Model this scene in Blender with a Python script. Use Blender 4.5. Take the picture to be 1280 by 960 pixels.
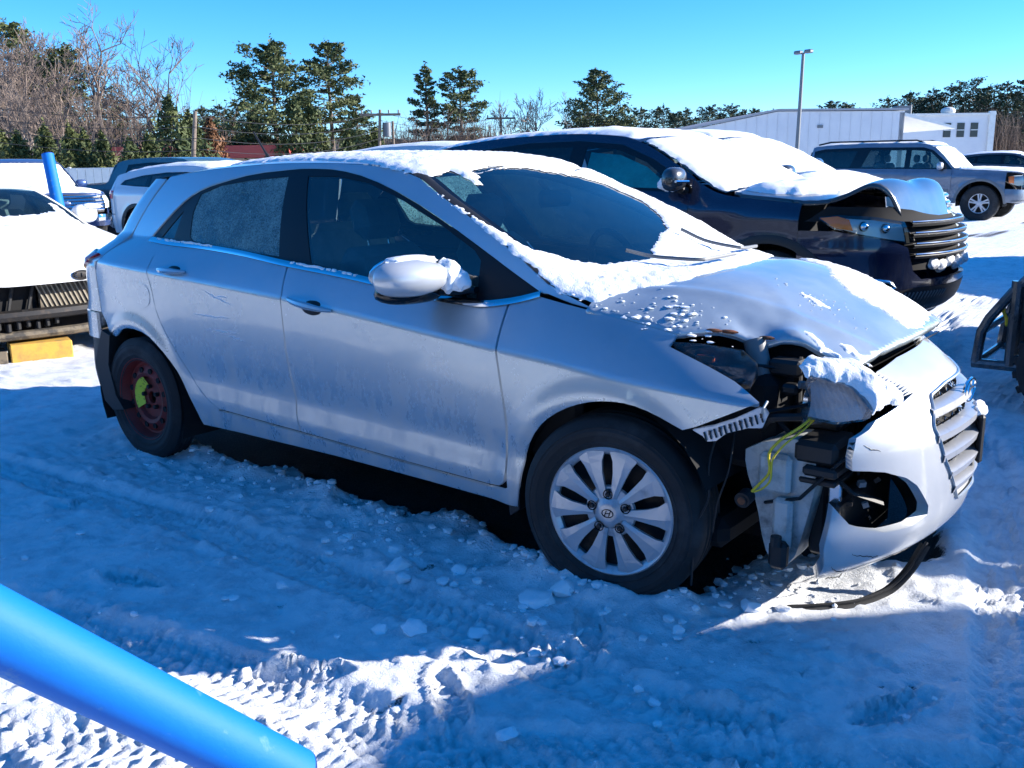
import bpy, bmesh, math, random
import numpy as np
from mathutils import Vector, Matrix
from mathutils.geometry import delaunay_2d_cdt
R = math.radians
for o in list(bpy.data.objects): bpy.data.objects.remove(o)
scene = bpy.context.scene
C = scene.collection
# ------------------------------------------------------------------ camera
CAM = dict(loc=(1.5373, -3.3119, 1.3878), yaw=-0.6612, pitch=-0.2246, roll=-0.0140, f=1200.0)
cd = bpy.data.cameras.new('camera'); cam = bpy.data.objects.new('camera', cd); C.objects.link(cam)
def cam_axes():
    y, p, r = CAM['yaw'], CAM['pitch'], CAM['roll']
    f = Vector((math.sin(y)*math.cos(p), math.cos(y)*math.cos(p), math.sin(p)))
    a = Vector((math.cos(y), -math.sin(y), 0)); u = a.cross(f)
    return a*math.cos(r)+u*math.sin(r), -a*math.sin(r)+u*math.cos(r), f
_r, _u, _f = cam_axes()
m = Matrix((_r, _u, -_f)).transposed().to_4x4(); m.translation = CAM['loc']
cam.matrix_world = m
cd.sensor_width = 36; cd.lens = CAM['f']/1280*36; cd.clip_start = 0.02; cd.clip_end = 4000
scene.camera = cam
# ------------------------------------------------------------------ light
SUN_DIR = Vector((0.75, 0.66, 0)).normalized(); SUN_EL = R(21)
sv = Vector((SUN_DIR.x*math.cos(SUN_EL), SUN_DIR.y*math.cos(SUN_EL), math.sin(SUN_EL)))
sl = bpy.data.lights.new('sun', 'SUN'); sl.energy = 4.3; sl.angle = R(0.5); sl.color = (1.0, 0.94, 0.86)
so = bpy.data.objects.new('sun', sl); C.objects.link(so)
so.rotation_euler = sv.to_track_quat('Z', 'Y').to_euler(); so.location = (20, 20, 20)
w = bpy.data.worlds.new('World'); scene.world = w; w.use_nodes = True
nt = w.node_tree; bg = nt.nodes['Background']
sky = nt.nodes.new('ShaderNodeTexSky'); sky.sky_type = 'NISHITA'; sky.sun_disc = False
sky.sun_elevation = SUN_EL; sky.sun_rotation = math.atan2(SUN_DIR.x, SUN_DIR.y)
sky.air_density = 0.8; sky.dust_density = 0.0; sky.ozone_density = 7.0
hs = nt.nodes.new('ShaderNodeHueSaturation'); hs.inputs['Saturation'].default_value = 1.17; hs.inputs['Hue'].default_value = 0.501
nt.links.new(sky.outputs[0], hs.inputs['Color']); nt.links.new(hs.outputs[0], bg.inputs['Color'])
bg.inputs['Strength'].default_value = 0.118
scene.view_settings.view_transform = 'Standard'; scene.view_settings.look = 'None'
scene.view_settings.exposure = 1.34; scene.view_settings.gamma = 1.0
scene.render.engine = 'CYCLES'
scene.cycles.max_bounces = 8; scene.cycles.transparent_max_bounces = 12
# ------------------------------------------------------------------ numeric helpers
rng = np.random.default_rng(7); random.seed(7)
def pc(xs, ys):
    """monotone cubic through (xs, ys), clamped at the ends"""
    xs = np.array(xs, float); ys = np.array(ys, float)
    if xs[0] > xs[-1]: xs, ys = xs[::-1], ys[::-1]
    h = np.diff(xs); d = np.diff(ys)/h; m = np.zeros(len(xs))
    for i in range(1, len(xs)-1):
        if d[i-1]*d[i] > 0:
            w1 = 2*h[i]+h[i-1]; w2 = h[i]+2*h[i-1]; m[i] = (w1+w2)/(w1/d[i-1]+w2/d[i])
    m[0] = d[0]; m[-1] = d[-1]
    def f(x):
        x = np.clip(np.asarray(x, float), xs[0], xs[-1])
        i = np.clip(np.searchsorted(xs, x)-1, 0, len(h)-1)
        t = (x-xs[i])/h[i]
        return ((2*t**3-3*t**2+1)*ys[i]+(t**3-2*t**2+t)*h[i]*m[i]+(-2*t**3+3*t**2)*ys[i+1]+(t**3-t**2)*h[i]*m[i+1])
    return f
def smooth(a, b, x):
    t = np.clip((np.asarray(x, float)-a)/(b-a), 0, 1); return t*t*(3-2*t)
def _hash(ix, iy, iz):
    n = (ix*374761393+iy*668265263+iz*2147483647 % 1274126177) & 0xffffffff
    n = ((n ^ (n >> 13))*1274126177) & 0xffffffff
    return ((n ^ (n >> 16)) & 0xffff)/65535.0
def vnoise(p):
    p = np.asarray(p, float); i = np.floor(p).astype(np.int64); f = p-i; f = f*f*(3-2*f); r = 0
    for dx in (0, 1):
        for dy in (0, 1):
            for dz in (0, 1):
                wgt = (f[:, 0] if dx else 1-f[:, 0])*(f[:, 1] if dy else 1-f[:, 1])*(f[:, 2] if dz else 1-f[:, 2])
                r = r+wgt*_hash(i[:, 0]+dx, i[:, 1]+dy, i[:, 2]+dz)
    return r
def fbm(p, s, o=4, g=.5):
    p = np.asarray(p, float)*s; a = 1; r = 0; t = 0
    for k in range(o):
        r = r+a*vnoise(p+17.3*k); t += a; a *= g; p = p*2.03
    return r/t
def inpoly(P, poly):
    P = np.asarray(P); poly = np.asarray(poly); x, y = P[:, 0], P[:, 1]; r = np.zeros(len(P), bool); j = len(poly)-1
    for i in range(len(poly)):
        xi, yi = poly[i]; xj, yj = poly[j]
        if yi != yj:
            c = ((yi > y) != (yj > y)) & (x < (xj-xi)*(y-yi)/(yj-yi)+xi); r ^= c
        j = i
    return r
def distpoly(P, poly, closed=True):
    P = np.asarray(P, float); poly = np.asarray(poly, float); d = np.full(len(P), 1e9)
    n = len(poly)
    for i in range(n if closed else n-1):
        a = poly[i]; b = poly[(i+1) % n]; ab = b-a; l = ab@ab
        if l < 1e-14: continue
        t = np.clip(((P-a)@ab)/l, 0, 1); d = np.minimum(d, np.hypot(*(P-a-t[:, None]*ab).T))
    return d
def resamp(poly, step, closed=True):
    poly = [np.array(p, float) for p in poly]; out = []; n = len(poly)
    for i in range(n if closed else n-1):
        a = poly[i]; b = poly[(i+1) % n]; k = max(1, int(math.ceil(np.linalg.norm(b-a)/step)))
        out += [a+(b-a)*j/k for j in range(k)]
    if not closed: out.append(poly[-1])
    return np.array(out)
def chaikin(poly, n=1, closed=True):
    P = [np.array(p, float) for p in poly]
    for _ in range(n):
        Q = []; m = len(P)
        if not closed: Q.append(P[0])
        for i in range(m if closed else m-1):
            a = P[i]; b = P[(i+1) % m]; Q += [a*.75+b*.25, a*.25+b*.75]
        if not closed: Q.append(P[-1])
        P = Q
    return np.array(P)
def inset(poly, d):
    P = np.asarray(poly, float); a = np.roll(P, 1, 0); b = np.roll(P, -1, 0)
    area = .5*np.sum(P[:, 0]*b[:, 1]-b[:, 0]*P[:, 1]); s = 1 if area > 0 else -1
    def nrm(e):
        l = np.maximum(np.hypot(e[:, 0], e[:, 1]), 1e-9)[:, None]; e = e/l; return np.stack([-e[:, 1], e[:, 0]], 1)*s
    n1 = nrm(P-a); n2 = nrm(b-P); n = n1+n2; l2 = np.maximum((n*n).sum(1), .6)[:, None]
    return P+2*d*n/l2
# ------------------------------------------------------------------ objects
def mk(name, verts, faces, mat=None, parent=None, smooth_=True, mats=None, fmat=None):
    me = bpy.data.meshes.new(name); me.from_pydata([tuple(v) for v in verts], [], [tuple(int(i) for i in f) for f in faces])
    me.update()
    return link(name, me, mat, parent, smooth_, mats, fmat)
def link(name, me, mat=None, parent=None, smooth_=True, mats=None, fmat=None):
    for mm in (mats or ([mat] if mat else [])): me.materials.append(mm)
    if fmat is not None: me.polygons.foreach_set('material_index', np.array(fmat, np.int32))
    if smooth_: me.polygons.foreach_set('use_smooth', np.ones(len(me.polygons), bool))
    o = bpy.data.objects.new(name, me); C.objects.link(o)
    if parent is not None:
        o.parent = parent
        q = parent; off = Vector((0, 0, 0))
        if parent.get('_abs'): o.location = -Vector(parent['_abs'])
    return o
def thing(name, label, cat, loc=(0, 0, 0), rz=0, group=None, absolute=False):
    o = bpy.data.objects.new(name, None); C.objects.link(o); o.location = loc; o.rotation_euler = (0, 0, rz); o.empty_display_size = .2
    o['label'] = label; o['category'] = cat
    if group: o['group'] = group
    if absolute: o['_abs'] = list(loc)
    return o
def tag(o, label=None, cat=None, group=None, kind=None):
    if label: o['label'] = label
    if cat: o['category'] = cat
    if group: o['group'] = group
    if kind: o['kind'] = kind
    return o
class MB:
    """collects shapes for ONE part"""
    def __init__(s): s.v = []; s.f = []; s.m = []; s.cm = 0
    def add(s, V, F):
        b = len(s.v); s.v += [tuple(map(float, v)) for v in V]; s.f += [tuple(int(i)+b for i in f) for f in F]; s.m += [s.cm]*len(F); return s
    def box(s, c, d, rz=0, bev=.0, M=None):
        x, y, z = (q/2 for q in d)
        if bev > 0:
            b = min(bev, x*.95, y*.95, z*.95); V = []; F = []
            idx = {}
            for sx in (-1, 1):
                for sy in (-1, 1):
                    for sz in (-1, 1):
                        for ax in range(3):
                            p = [sx*(x-b), sy*(y-b), sz*(z-b)]; p[ax] = (sx*x, sy*y, sz*z)[ax]
                            idx[(sx, sy, sz, ax)] = len(V); V.append(p)
            for ax in range(3):
                o1, o2 = [(1, 2), (2, 0), (0, 1)][ax]
                for sg in (-1, 1):
                    q = []
                    for a, c2 in ((-1, -1), (1, -1), (1, 1), (-1, 1)):
                        t = [0, 0, 0]; t[ax] = sg; t[o1] = a; t[o2] = c2; q.append(idx[(*t, ax)])
                    F.append(q if sg > 0 else q[::-1])
            for ax in range(3):  # edges along ax
                o1, o2 = [(1, 2), (2, 0), (0, 1)][ax]
                for a in (-1, 1):
                    for c2 in (-1, 1):
                        t0 = [0, 0, 0]; t0[ax] = -1; t0[o1] = a; t0[o2] = c2; t1 = list(t0); t1[ax] = 1
                        q = [idx[(*t0, o1)], idx[(*t1, o1)], idx[(*t1, o2)], idx[(*t0, o2)]]
                        F.append(q if a*c2 < 0 else q[::-1])
            for sx in (-1, 1):
                for sy in (-1, 1):
                    for sz in (-1, 1):
                        q = [idx[(sx, sy, sz, k)] for k in range(3)]; F.append(q if sx*sy*sz > 0 else q[::-1])
        else:
            V = [(-x, -y, -z), (x, -y, -z), (x, y, -z), (-x, y, -z), (-x, -y, z), (x, -y, z), (x, y, z), (-x, y, z)]
            F = [(0, 3, 2, 1), (4, 5, 6, 7), (0, 1, 5, 4), (1, 2, 6, 5), (2, 3, 7, 6), (3, 0, 4, 7)]
        mm = M if M is not None else Matrix.Rotation(rz, 4, 'Z')
        return s.add([Vector(c)+(mm.to_3x3() @ Vector(p)) for p in V], F)
    def tube(s, pts, r, n=8, cap=True, flat=1.0, closed=False):
        P = [Vector(p) for p in pts]; k = len(P); rr = r if hasattr(r, '__len__') else [r]*k
        T = []
        for i in range(k):
            a = P[(i-1) % k] if closed else P[max(i-1, 0)]; b = P[(i+1) % k] if closed else P[min(i+1, k-1)]
            t = b-a; T.append(t.normalized() if t.length > 1e-9 else Vector((0, 0, 1)))
        up = Vector((0, 0, 1)) if abs(T[0].z) < .9 else Vector((1, 0, 0))
        a = T[0].cross(up).normalized(); V = []; F = []
        for i in range(k):
            a = (a-T[i]*a.dot(T[i])).normalized(); b = T[i].cross(a)
            for j in range(n):
                th = 2*math.pi*j/n; V.append(P[i]+a*(math.cos(th)*rr[i])+b*(math.sin(th)*rr[i]*flat))
        for i in range(k if closed else k-1):
            for j in range(n):
                i2 = (i+1) % k; F.append((i*n+j, i*n+(j+1) % n, i2*n+(j+1) % n, i2*n+j))
        if cap and not closed: F.append(tuple(range(n))[::-1]); F.append(tuple(range((k-1)*n, k*n)))
        return s.add(V, F)
    def lathe(s, prof, n=32, M=None, closed=False):
        """prof (radius, axial); the axis is local Y"""
        V = []; F = []; k = len(prof); mm = M or Matrix.Identity(4)
        for j in range(n):
            t = 2*math.pi*j/n
            for r_, a in prof: V.append(mm @ Vector((r_*math.cos(t), a, r_*math.sin(t))))
        for j in range(n):
            for i in range(k if closed else k-1):
                i2 = (i+1) % k; F.append((j*k+i, j*k+i2, ((j+1) % n)*k+i2, ((j+1) % n)*k+i))
        return s.add(V, F)
    def prism(s, poly, t, M=None, y0=0.0):
        """poly in local x,z; from y0 to y0+t along local y"""
        P = np.asarray(poly, float); n = len(P); V2, T = tri(P, [])
        mm = M or Matrix.Identity(4); k = len(V2)
        V = [mm @ Vector((x, y0, z)) for x, z in V2]+[mm @ Vector((x, y0+t, z)) for x, z in V2]
        F = [f for f in T]+[tuple(i+k for i in f[::-1]) for f in T]
        for i in range(n): j = (i+1) % n; F.append((i, i+k, j+k, j))
        return s.add(V, F)
    def sph(s, c, r, nu=12, nv=8, M=None, e=1.0):
        V = []; F = []; r = r if hasattr(r, '__len__') else (r, r, r); mm = M or Matrix.Identity(3)
        sp = lambda q: math.copysign(abs(q)**e, q)
        for i in range(nv+1):
            ph = math.pi*i/nv
            for j in range(nu):
                th = 2*math.pi*j/nu
                V.append(Vector(c)+mm @ Vector((r[0]*sp(math.sin(ph))*sp(math.cos(th)), r[1]*sp(math.sin(ph))*sp(math.sin(th)), r[2]*sp(math.cos(ph)))))
        for i in range(nv):
            for j in range(nu): F.append((i*nu+j, (i+1)*nu+j, (i+1)*nu+(j+1) % nu, i*nu+(j+1) % nu))
        return s.add(V, F)
    def build(s, name, mat=None, parent=None, smooth_=False, mats=None):
        o = mk(name, s.v, s.f, mat, parent, smooth_, mats, s.m if mats else None)
        if smooth_: autosmooth(o)
        return o
def autosmooth(o, ang=35):
    me = o.data
    bm = bmesh.new(); bm.from_mesh(me); bmesh.ops.remove_doubles(bm, verts=bm.verts, dist=1e-6)
    ca = R(ang)
    for e in bm.edges:
        if len(e.link_faces) == 2:
            try: e.smooth = e.calc_face_angle(0) < ca
            except Exception: pass
    for f in bm.faces: f.smooth = True
    bm.to_mesh(me); bm.free()
def tri(outline, interior, holes=()):
    P = [tuple(p) for p in outline]; E = [(i, (i+1) % len(P)) for i in range(len(P))]
    for h in holes:
        b = len(P); P += [tuple(p) for p in h]; E += [(b+i, b+(i+1) % len(h)) for i in range(len(h))]
    P += [tuple(p) for p in interior]
    r = delaunay_2d_cdt([Vector(p) for p in P], E, [], 0, 1e-7)
    V = np.array([tuple(v) for v in r[0]]); T = [tuple(f) for f in r[2]]
    orig = r[3]
    # put the vertices back in the input order
    cen = np.array([V[list(f)].mean(0) for f in T]); ok = inpoly(cen, outline)
    for h in holes: ok &= ~inpoly(cen, h)
    T = [f for f, k in zip(T, ok) if k]
    order = {}
    for i, l in enumerate(orig):
        for q in l: order[q] = i
    perm = [order.get(q) for q in range(len(P))]
    if any(q is None for q in perm) or len(set(perm)) != len(perm): return V, T
    new = {o_: i for i, o_ in enumerate(perm)}; k = len(perm); V2 = [V[o_] for o_ in perm]
    for i in range(len(V)):
        if i not in new: new[i] = k; k += 1; V2.append(V[i])
    return np.array(V2), [tuple(new[i] for i in f) for f in T]
def hexgrid(outline, step, holes=(), jit=0.0):
    P = np.asarray(outline); a = P.min(0); b = P.max(0); G = []
    ny = int((b[1]-a[1])/(step*.866))+1
    for j in range(ny):
        y = a[1]+j*step*.866; x = np.arange(a[0]+(step/2 if j % 2 else 0), b[0], step); G.append(np.stack([x, np.full(len(x), y)], 1))
    G = np.concatenate(G)
    if jit: G = G+rng.uniform(-jit, jit, G.shape)*step
    ok = inpoly(G, P); G = G[ok]; ok = distpoly(G, P) > step*.55
    for h in holes: ok &= ~inpoly(G, h) & (distpoly(G, h) > step*.55)
    return G[ok]
def grads(S, A, B, e=8e-3):
    da = (S(A+e, B)-S(A-e, B)); db = (S(A, B+e)-S(A, B-e)); n = np.cross(da, db)
    return n/np.maximum(np.linalg.norm(n, axis=1), 1e-9)[:, None]
def setnormals(o, N):
    try: o.data.normals_split_custom_set_from_vertices([tuple(n) for n in N])
    except Exception: pass
def panel(name, outline, S, mat, parent, res=.03, holes=(), gap=.0025, skirt=.015, flip=False, off=0.0, mirror=False, disp=None, lines=()):
    """a skin cut from the surface S(a,b): outline and holes in (a,b); the rim is turned in by `skirt`"""
    out = resamp(outline, res); out = inset(out, gap) if gap else out
    hs_ = [inset(resamp(h, res), -gap) for h in holes]
    G = hexgrid(out, res, hs_)
    for ln in lines:
        ln = resamp(ln, res*.6, False); ln = ln[inpoly(ln, out)]
        if len(ln): ln = ln[distpoly(ln, out) > res*.3]
        if len(ln) > 1: G = np.concatenate([G[distpoly(G, ln, False) > res*.6], ln])
    V2, T = tri(out, G, hs_)
    A, B = V2[:, 0], V2[:, 1]; P = S(A, B); N = grads(S, A, B)*(-1 if flip else 1)
    if disp is not None: P = disp(P, N, A, B)
    P = P+N*off
    F = []
    p0 = P[np.array([f for f in T])] if len(T) else None
    fn = np.cross(p0[:, 1]-p0[:, 0], p0[:, 2]-p0[:, 0]); s_ = np.einsum('ij,ij->i', fn, N[np.array(T)[:, 0]])
    F = [f if q > 0 else f[::-1] for f, q in zip(T, s_)]
    n0 = len(P); V = list(P); NN = list(N)
    if skirt:
        cnt = {}
        for f in F:
            for i in range(3): e = (f[i], f[(i+1) % 3]); cnt[e] = 1
        rim = [e for e in cnt if (e[1], e[0]) not in cnt]
        idx = {}
        for a, b in rim:
            for q in (a, b):
                if q not in idx: idx[q] = len(V); V.append(P[q]); NN.append(N[q]); V.append(P[q]-N[q]*skirt); NN.append(N[q])
        for a, b in rim: F.append((b, a, idx[a]+1)); F.append((b, idx[a]+1, idx[b]+1))
    V = np.array(V); NN = np.array(NN)
    if mirror:
        V = V*[1, -1, 1]; NN = NN*[1, -1, 1]; F = [f[::-1] for f in F]
    o = mk(name, V, F, mat, parent)
    if disp is None: setnormals(o, NN)
    return o
def snow_on(name, outline, S, parent, thick=.02, res=.015, edge=.03, flip=False, rough=.006, mat=None, seed=0, lump=30, off=.002, holes=()):
    """a layer of snow lying on the surface S"""
    out = resamp(outline, res*.7)
    q = np.stack([out[:, 0], out[:, 1], np.full(len(out), seed+.5)], 1)
    out = inset(out, 0.0)+(np.stack([fbm(q, 45, 3), fbm(q+9.1, 45, 3)], 1)-.5)*rough*4
    hs_ = []
    for h in holes:
        h = resamp(h, res*.7); q = np.stack([h[:, 0], h[:, 1], np.full(len(h), seed+.5)], 1)
        hs_.append(h+(np.stack([fbm(q, 45, 3), fbm(q+9.1, 45, 3)], 1)-.5)*rough*4)
    V2, T = tri(out, hexgrid(out, res, hs_, .25), hs_)
    A, B = V2[:, 0], V2[:, 1]; P = S(A, B); N = grads(S, A, B)*(-1 if flip else 1)
    d = distpoly(V2, out)
    for h in hs_: d = np.minimum(d, distpoly(V2, h))
    h = thick*(1-np.exp(-d/edge))*(.45+1.1*fbm(P+seed, lump, 4, .6))+off
    h[d < 1e-5] = -.002
    P = P+N*h[:, None]
    p0 = P[np.array(T)]; fn = np.cross(p0[:, 1]-p0[:, 0], p0[:, 2]-p0[:, 0]); s_ = np.einsum('ij,ij->i', fn, N[np.array(T)[:, 0]])
    return mk(name, P, [f if k > 0 else f[::-1] for f, k in zip(T, s_)], mat or M['snow'], parent)
def strip(name, A, B, mat, parent, n=3, bulge=0.0, out=None, mirror=False, skirt=0):
    """ruled skin between two 3-D polylines of the same length, pushed out by bulge along `out`"""
    A = np.array(A, float); B = np.array(B, float); V = []; F = []; k = len(A)
    for i in range(n+1):
        t = i/n; P = A*(1-t)+B*t
        if bulge: P = P+np.array(out)*bulge*4*t*(1-t)
        V += list(P)
    for i in range(n):
        for j in range(k-1): F.append((i*k+j, i*k+j+1, (i+1)*k+j+1, (i+1)*k+j))
    V = np.array(V)
    if mirror: V = V*[1, -1, 1]; F = [f[::-1] for f in F]
    return mk(name, V, F, mat, parent)
def curve3(P, n):
    P = np.array(P, float); d = np.r_[0, np.cumsum(np.linalg.norm(np.diff(P, axis=0), axis=1))]; t = np.linspace(0, d[-1], n)
    return np.stack([pc(d, P[:, k])(t) for k in range(P.shape[1])], 1)
def copy_tree(o, parent=None):
    c = o.copy(); C.objects.link(c); c.parent = parent
    for ch in o.children: copy_tree(ch, c)
    return c
# ------------------------------------------------------------------ materials
M = {}
def mat(name, col, rough=.5, metal=0, coat=0, spec=.5, emit=None, bump=None, var=None, **k):
    m_ = bpy.data.materials.new(name); m_.use_nodes = True; nt = m_.node_tree; b = nt.nodes['Principled BSDF']
    b.inputs['Base Color'].default_value = (*col, 1); b.inputs['Roughness'].default_value = rough; b.inputs['Metallic'].default_value = metal
    b.inputs['Coat Weight'].default_value = coat; b.inputs['Coat Roughness'].default_value = .06; b.inputs['Specular IOR Level'].default_value = spec
    for kk, v in k.items(): b.inputs[kk.replace('_', ' ')].default_value = v
    tc = None
    def coord():
        t = nt.nodes.new('ShaderNodeTexCoord'); return t.outputs['Object']
    if var:  # (scale, other colour, low, high[, detail])
        n = nt.nodes.new('ShaderNodeTexNoise'); n.inputs['Scale'].default_value = var[0]; n.inputs['Detail'].default_value = 8; n.inputs['Roughness'].default_value = .65
        nt.links.new(coord(), n.inputs['Vector'])
        r = nt.nodes.new('ShaderNodeMapRange'); r.inputs[1].default_value = var[2]; r.inputs[2].default_value = var[3]; nt.links.new(n.outputs[0], r.inputs[0])
        x = nt.nodes.new('ShaderNodeMix'); x.data_type = 'RGBA'; x.inputs[6].default_value = (*col, 1); x.inputs[7].default_value = (*var[1], 1)
        nt.links.new(r.outputs[0], x.inputs[0]); nt.links.new(x.outputs[2], b.inputs['Base Color'])
    if bump:  # (scale, strength, distance)
        n = nt.nodes.new('ShaderNodeTexNoise'); n.inputs['Scale'].default_value = bump[0]; n.inputs['Detail'].default_value = 6; n.inputs['Roughness'].default_value = .6
        nt.links.new(coord(), n.inputs['Vector'])
        u = nt.nodes.new('ShaderNodeBump'); u.inputs['Strength'].default_value = bump[1]; u.inputs['Distance'].default_value = bump[2]
        nt.links.new(n.outputs[0], u.inputs['Height']); nt.links.new(u.outputs[0], b.inputs['Normal'])
    M[name] = m_; return m_
def paint(name, col, metal=.6, rough=.32, frost=0.0, dirt=.25):
    """car paint: metallic base under a clear coat, with a film of frost and road dust on it"""
    m_ = mat(name, col, rough, metal, 1.0); nt = m_.node_tree; b = nt.nodes['Principled BSDF']
    tc = nt.nodes.new('ShaderNodeTexCoord')
    n = nt.nodes.new('ShaderNodeTexNoise'); n.inputs['Scale'].default_value = 3.5; n.inputs['Detail'].default_value = 9; n.inputs['Roughness'].default_value = .7
    nt.links.new(tc.outputs['Object'], n.inputs['Vector'])
    r = nt.nodes.new('ShaderNodeMapRange'); r.inputs[1].default_value = .35; r.inputs[2].default_value = .75; r.inputs[3].default_value = frost*.4; r.inputs[4].default_value = frost
    nt.links.new(n.outputs[0], r.inputs[0])
    g = nt.nodes.new('ShaderNodeNewGeometry'); sx = nt.nodes.new('ShaderNodeSeparateXYZ'); nt.links.new(g.outputs['Normal'], sx.inputs[0])
    nz = nt.nodes.new('ShaderNodeMapRange'); nz.inputs[1].default_value = -.15; nz.inputs[2].default_value = .6; nz.inputs[3].default_value = .25; nz.inputs[4].default_value = 1
    nt.links.new(sx.outputs['Z'], nz.inputs[0])
    mu = nt.nodes.new('ShaderNodeMath'); mu.operation = 'MULTIPLY'; nt.links.new(r.outputs[0], mu.inputs[0]); nt.links.new(nz.outputs[0], mu.inputs[1])
    x = nt.nodes.new('ShaderNodeMix'); x.data_type = 'RGBA'; x.inputs[6].default_value = (*col, 1); x.inputs[7].default_value = (.58, .64, .70, 1)
    nt.links.new(mu.outputs[0], x.inputs[0]); nt.links.new(x.outputs[2], b.inputs['Base Color'])
    # dried road salt thrown up along the sills and behind the wheels
    so_ = nt.nodes.new('ShaderNodeSeparateXYZ'); nt.links.new(tc.outputs['Object'], so_.inputs[0])
    hz = nt.nodes.new('ShaderNodeMapRange'); hz.inputs[1].default_value = .78; hz.inputs[2].default_value = .24; hz.inputs[3].default_value = 0; hz.inputs[4].default_value = dirt; nt.links.new(so_.outputs['Z'], hz.inputs[0])
    n2 = nt.nodes.new('ShaderNodeTexNoise'); n2.inputs['Scale'].default_value = 11; n2.inputs['Detail'].default_value = 10; n2.inputs['Roughness'].default_value = .75
    mp = nt.nodes.new('ShaderNodeMapping'); mp.inputs['Scale'].default_value = (1, 1, .45); nt.links.new(tc.outputs['Object'], mp.inputs[0]); nt.links.new(mp.outputs[0], n2.inputs['Vector'])
    r2 = nt.nodes.new('ShaderNodeMapRange'); r2.inputs[1].default_value = .40; r2.inputs[2].default_value = .68; nt.links.new(n2.outputs[0], r2.inputs[0])
    dm = nt.nodes.new('ShaderNodeMath'); dm.operation = 'MULTIPLY'; nt.links.new(hz.outputs[0], dm.inputs[0]); nt.links.new(r2.outputs[0], dm.inputs[1])
    x2 = nt.nodes.new('ShaderNodeMix'); x2.data_type = 'RGBA'; x2.inputs[7].default_value = (.42, .42, .41, 1); nt.links.new(dm.outputs[0], x2.inputs[0]); nt.links.new(x.outputs[2], x2.inputs[6]); nt.links.new(x2.outputs[2], b.inputs['Base Color'])
    mx = nt.nodes.new('ShaderNodeMath'); mx.operation = 'MAXIMUM'; nt.links.new(mu.outputs[0], mx.inputs[0]); nt.links.new(dm.outputs[0], mx.inputs[1]); mu = mx
    for nm, lo, hi in (('Roughness', rough, .75), ('Coat Weight', 1.0, .1), ('Metallic', metal, 0)):
        q = nt.nodes.new('ShaderNodeMapRange'); q.inputs[3].default_value = lo; q.inputs[4].default_value = hi
        nt.links.new(mu.outputs[0], q.inputs[0]); nt.links.new(q.outputs[0], b.inputs[nm])
    return m_
def glass(name, tint, refl=1.8, frost=0.0, fcol=(.3, .5, .52), rough=.02):
    m_ = bpy.data.materials.new(name); m_.use_nodes = True; nt = m_.node_tree; nt.nodes.remove(nt.nodes['Principled BSDF']); out = nt.nodes['Material Output']
    t = nt.nodes.new('ShaderNodeBsdfTransparent'); t.inputs[0].default_value = (*tint, 1)
    g = nt.nodes.new('ShaderNodeBsdfGlossy'); g.inputs['Roughness'].default_value = rough
    f = nt.nodes.new('ShaderNodeFresnel'); f.inputs[0].default_value = refl
    mx = nt.nodes.new('ShaderNodeMixShader'); nt.links.new(f.outputs[0], mx.inputs[0]); nt.links.new(t.outputs[0], mx.inputs[1]); nt.links.new(g.outputs[0], mx.inputs[2])
    last = mx
    if frost:
        tc = nt.nodes.new('ShaderNodeTexCoord'); n = nt.nodes.new('ShaderNodeTexNoise'); n.inputs['Scale'].default_value = 7; n.inputs['Detail'].default_value = 9; n.inputs['Roughness'].default_value = .75
        nt.links.new(tc.outputs['Object'], n.inputs['Vector'])
        v = nt.nodes.new('ShaderNodeTexNoise'); v.inputs['Scale'].default_value = 140; v.inputs['Detail'].default_value = 3; nt.links.new(tc.outputs['Object'], v.inputs['Vector'])
        ad = nt.nodes.new('ShaderNodeMath'); ad.operation = 'MULTIPLY_ADD'; ad.inputs[1].default_value = .8; nt.links.new(v.outputs[0], ad.inputs[0]); nt.links.new(n.outputs[0], ad.inputs[2])
        r = nt.nodes.new('ShaderNodeMapRange'); r.inputs[1].default_value = .7; r.inputs[2].default_value = 1.15; r.inputs[3].default_value = .1*frost; r.inputs[4].default_value = frost; nt.links.new(ad.outputs[0], r.inputs[0])
        d = nt.nodes.new('ShaderNodeBsdfDiffuse'); d.inputs[0].default_value = (*fcol, 1)
        tl = nt.nodes.new('ShaderNodeBsdfTranslucent'); tl.inputs[0].default_value = (*fcol, 1); dm = nt.nodes.new('ShaderNodeMixShader'); dm.inputs[0].default_value = .5
        nt.links.new(d.outputs[0], dm.inputs[1]); nt.links.new(tl.outputs[0], dm.inputs[2])
        m2 = nt.nodes.new('ShaderNodeMixShader'); nt.links.new(r.outputs[0], m2.inputs[0]); nt.links.new(mx.outputs[0], m2.inputs[1]); nt.links.new(dm.outputs[0], m2.inputs[2]); last = m2
    nt.links.new(last.outputs[0], out.inputs[0]); M[name] = m_; return m_
mat('snow', (.91, .925, .935), .75, bump=(160, .35, .01), Subsurface_Weight=0.0)
paint('silver', (.40, .47, .51), .65, .22, .40, dirt=.85)
paint('white_paint', (.78, .78, .77), 0, .35, .3)
paint('navy', (.003, .009, .038), .25, .20, .03)
paint('blue_paint', (.01, .05, .20), .4, .28, .2)
paint('slate', (.10, .135, .19), .5, .35, .25)
paint('black_paint', (.008, .009, .012), .2, .25, .15)
paint('palegrey', (.62, .63, .64), .3, .35, .5)
mat('black_plastic', (.012, .012, .013), .55, bump=(300, .15, .002))
mat('gloss_black', (.006, .006, .007), .12)
mat('trim_black', (.006, .006, .008), .45, spec=.3)
mat('reflector', (.85, .86, .87), .35, .12)
paint('silver_sunlit', (.60, .61, .61), .4, .28, .30)  # silver paint lightened: sun brightness put into the bumper and mirror colour
mat('rubber', (.012, .012, .013), .75, bump=(220, .3, .002), var=(6, (.05, .052, .056), .5, .8))
mat('dark_inner', (.006, .006, .007), .9)
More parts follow.
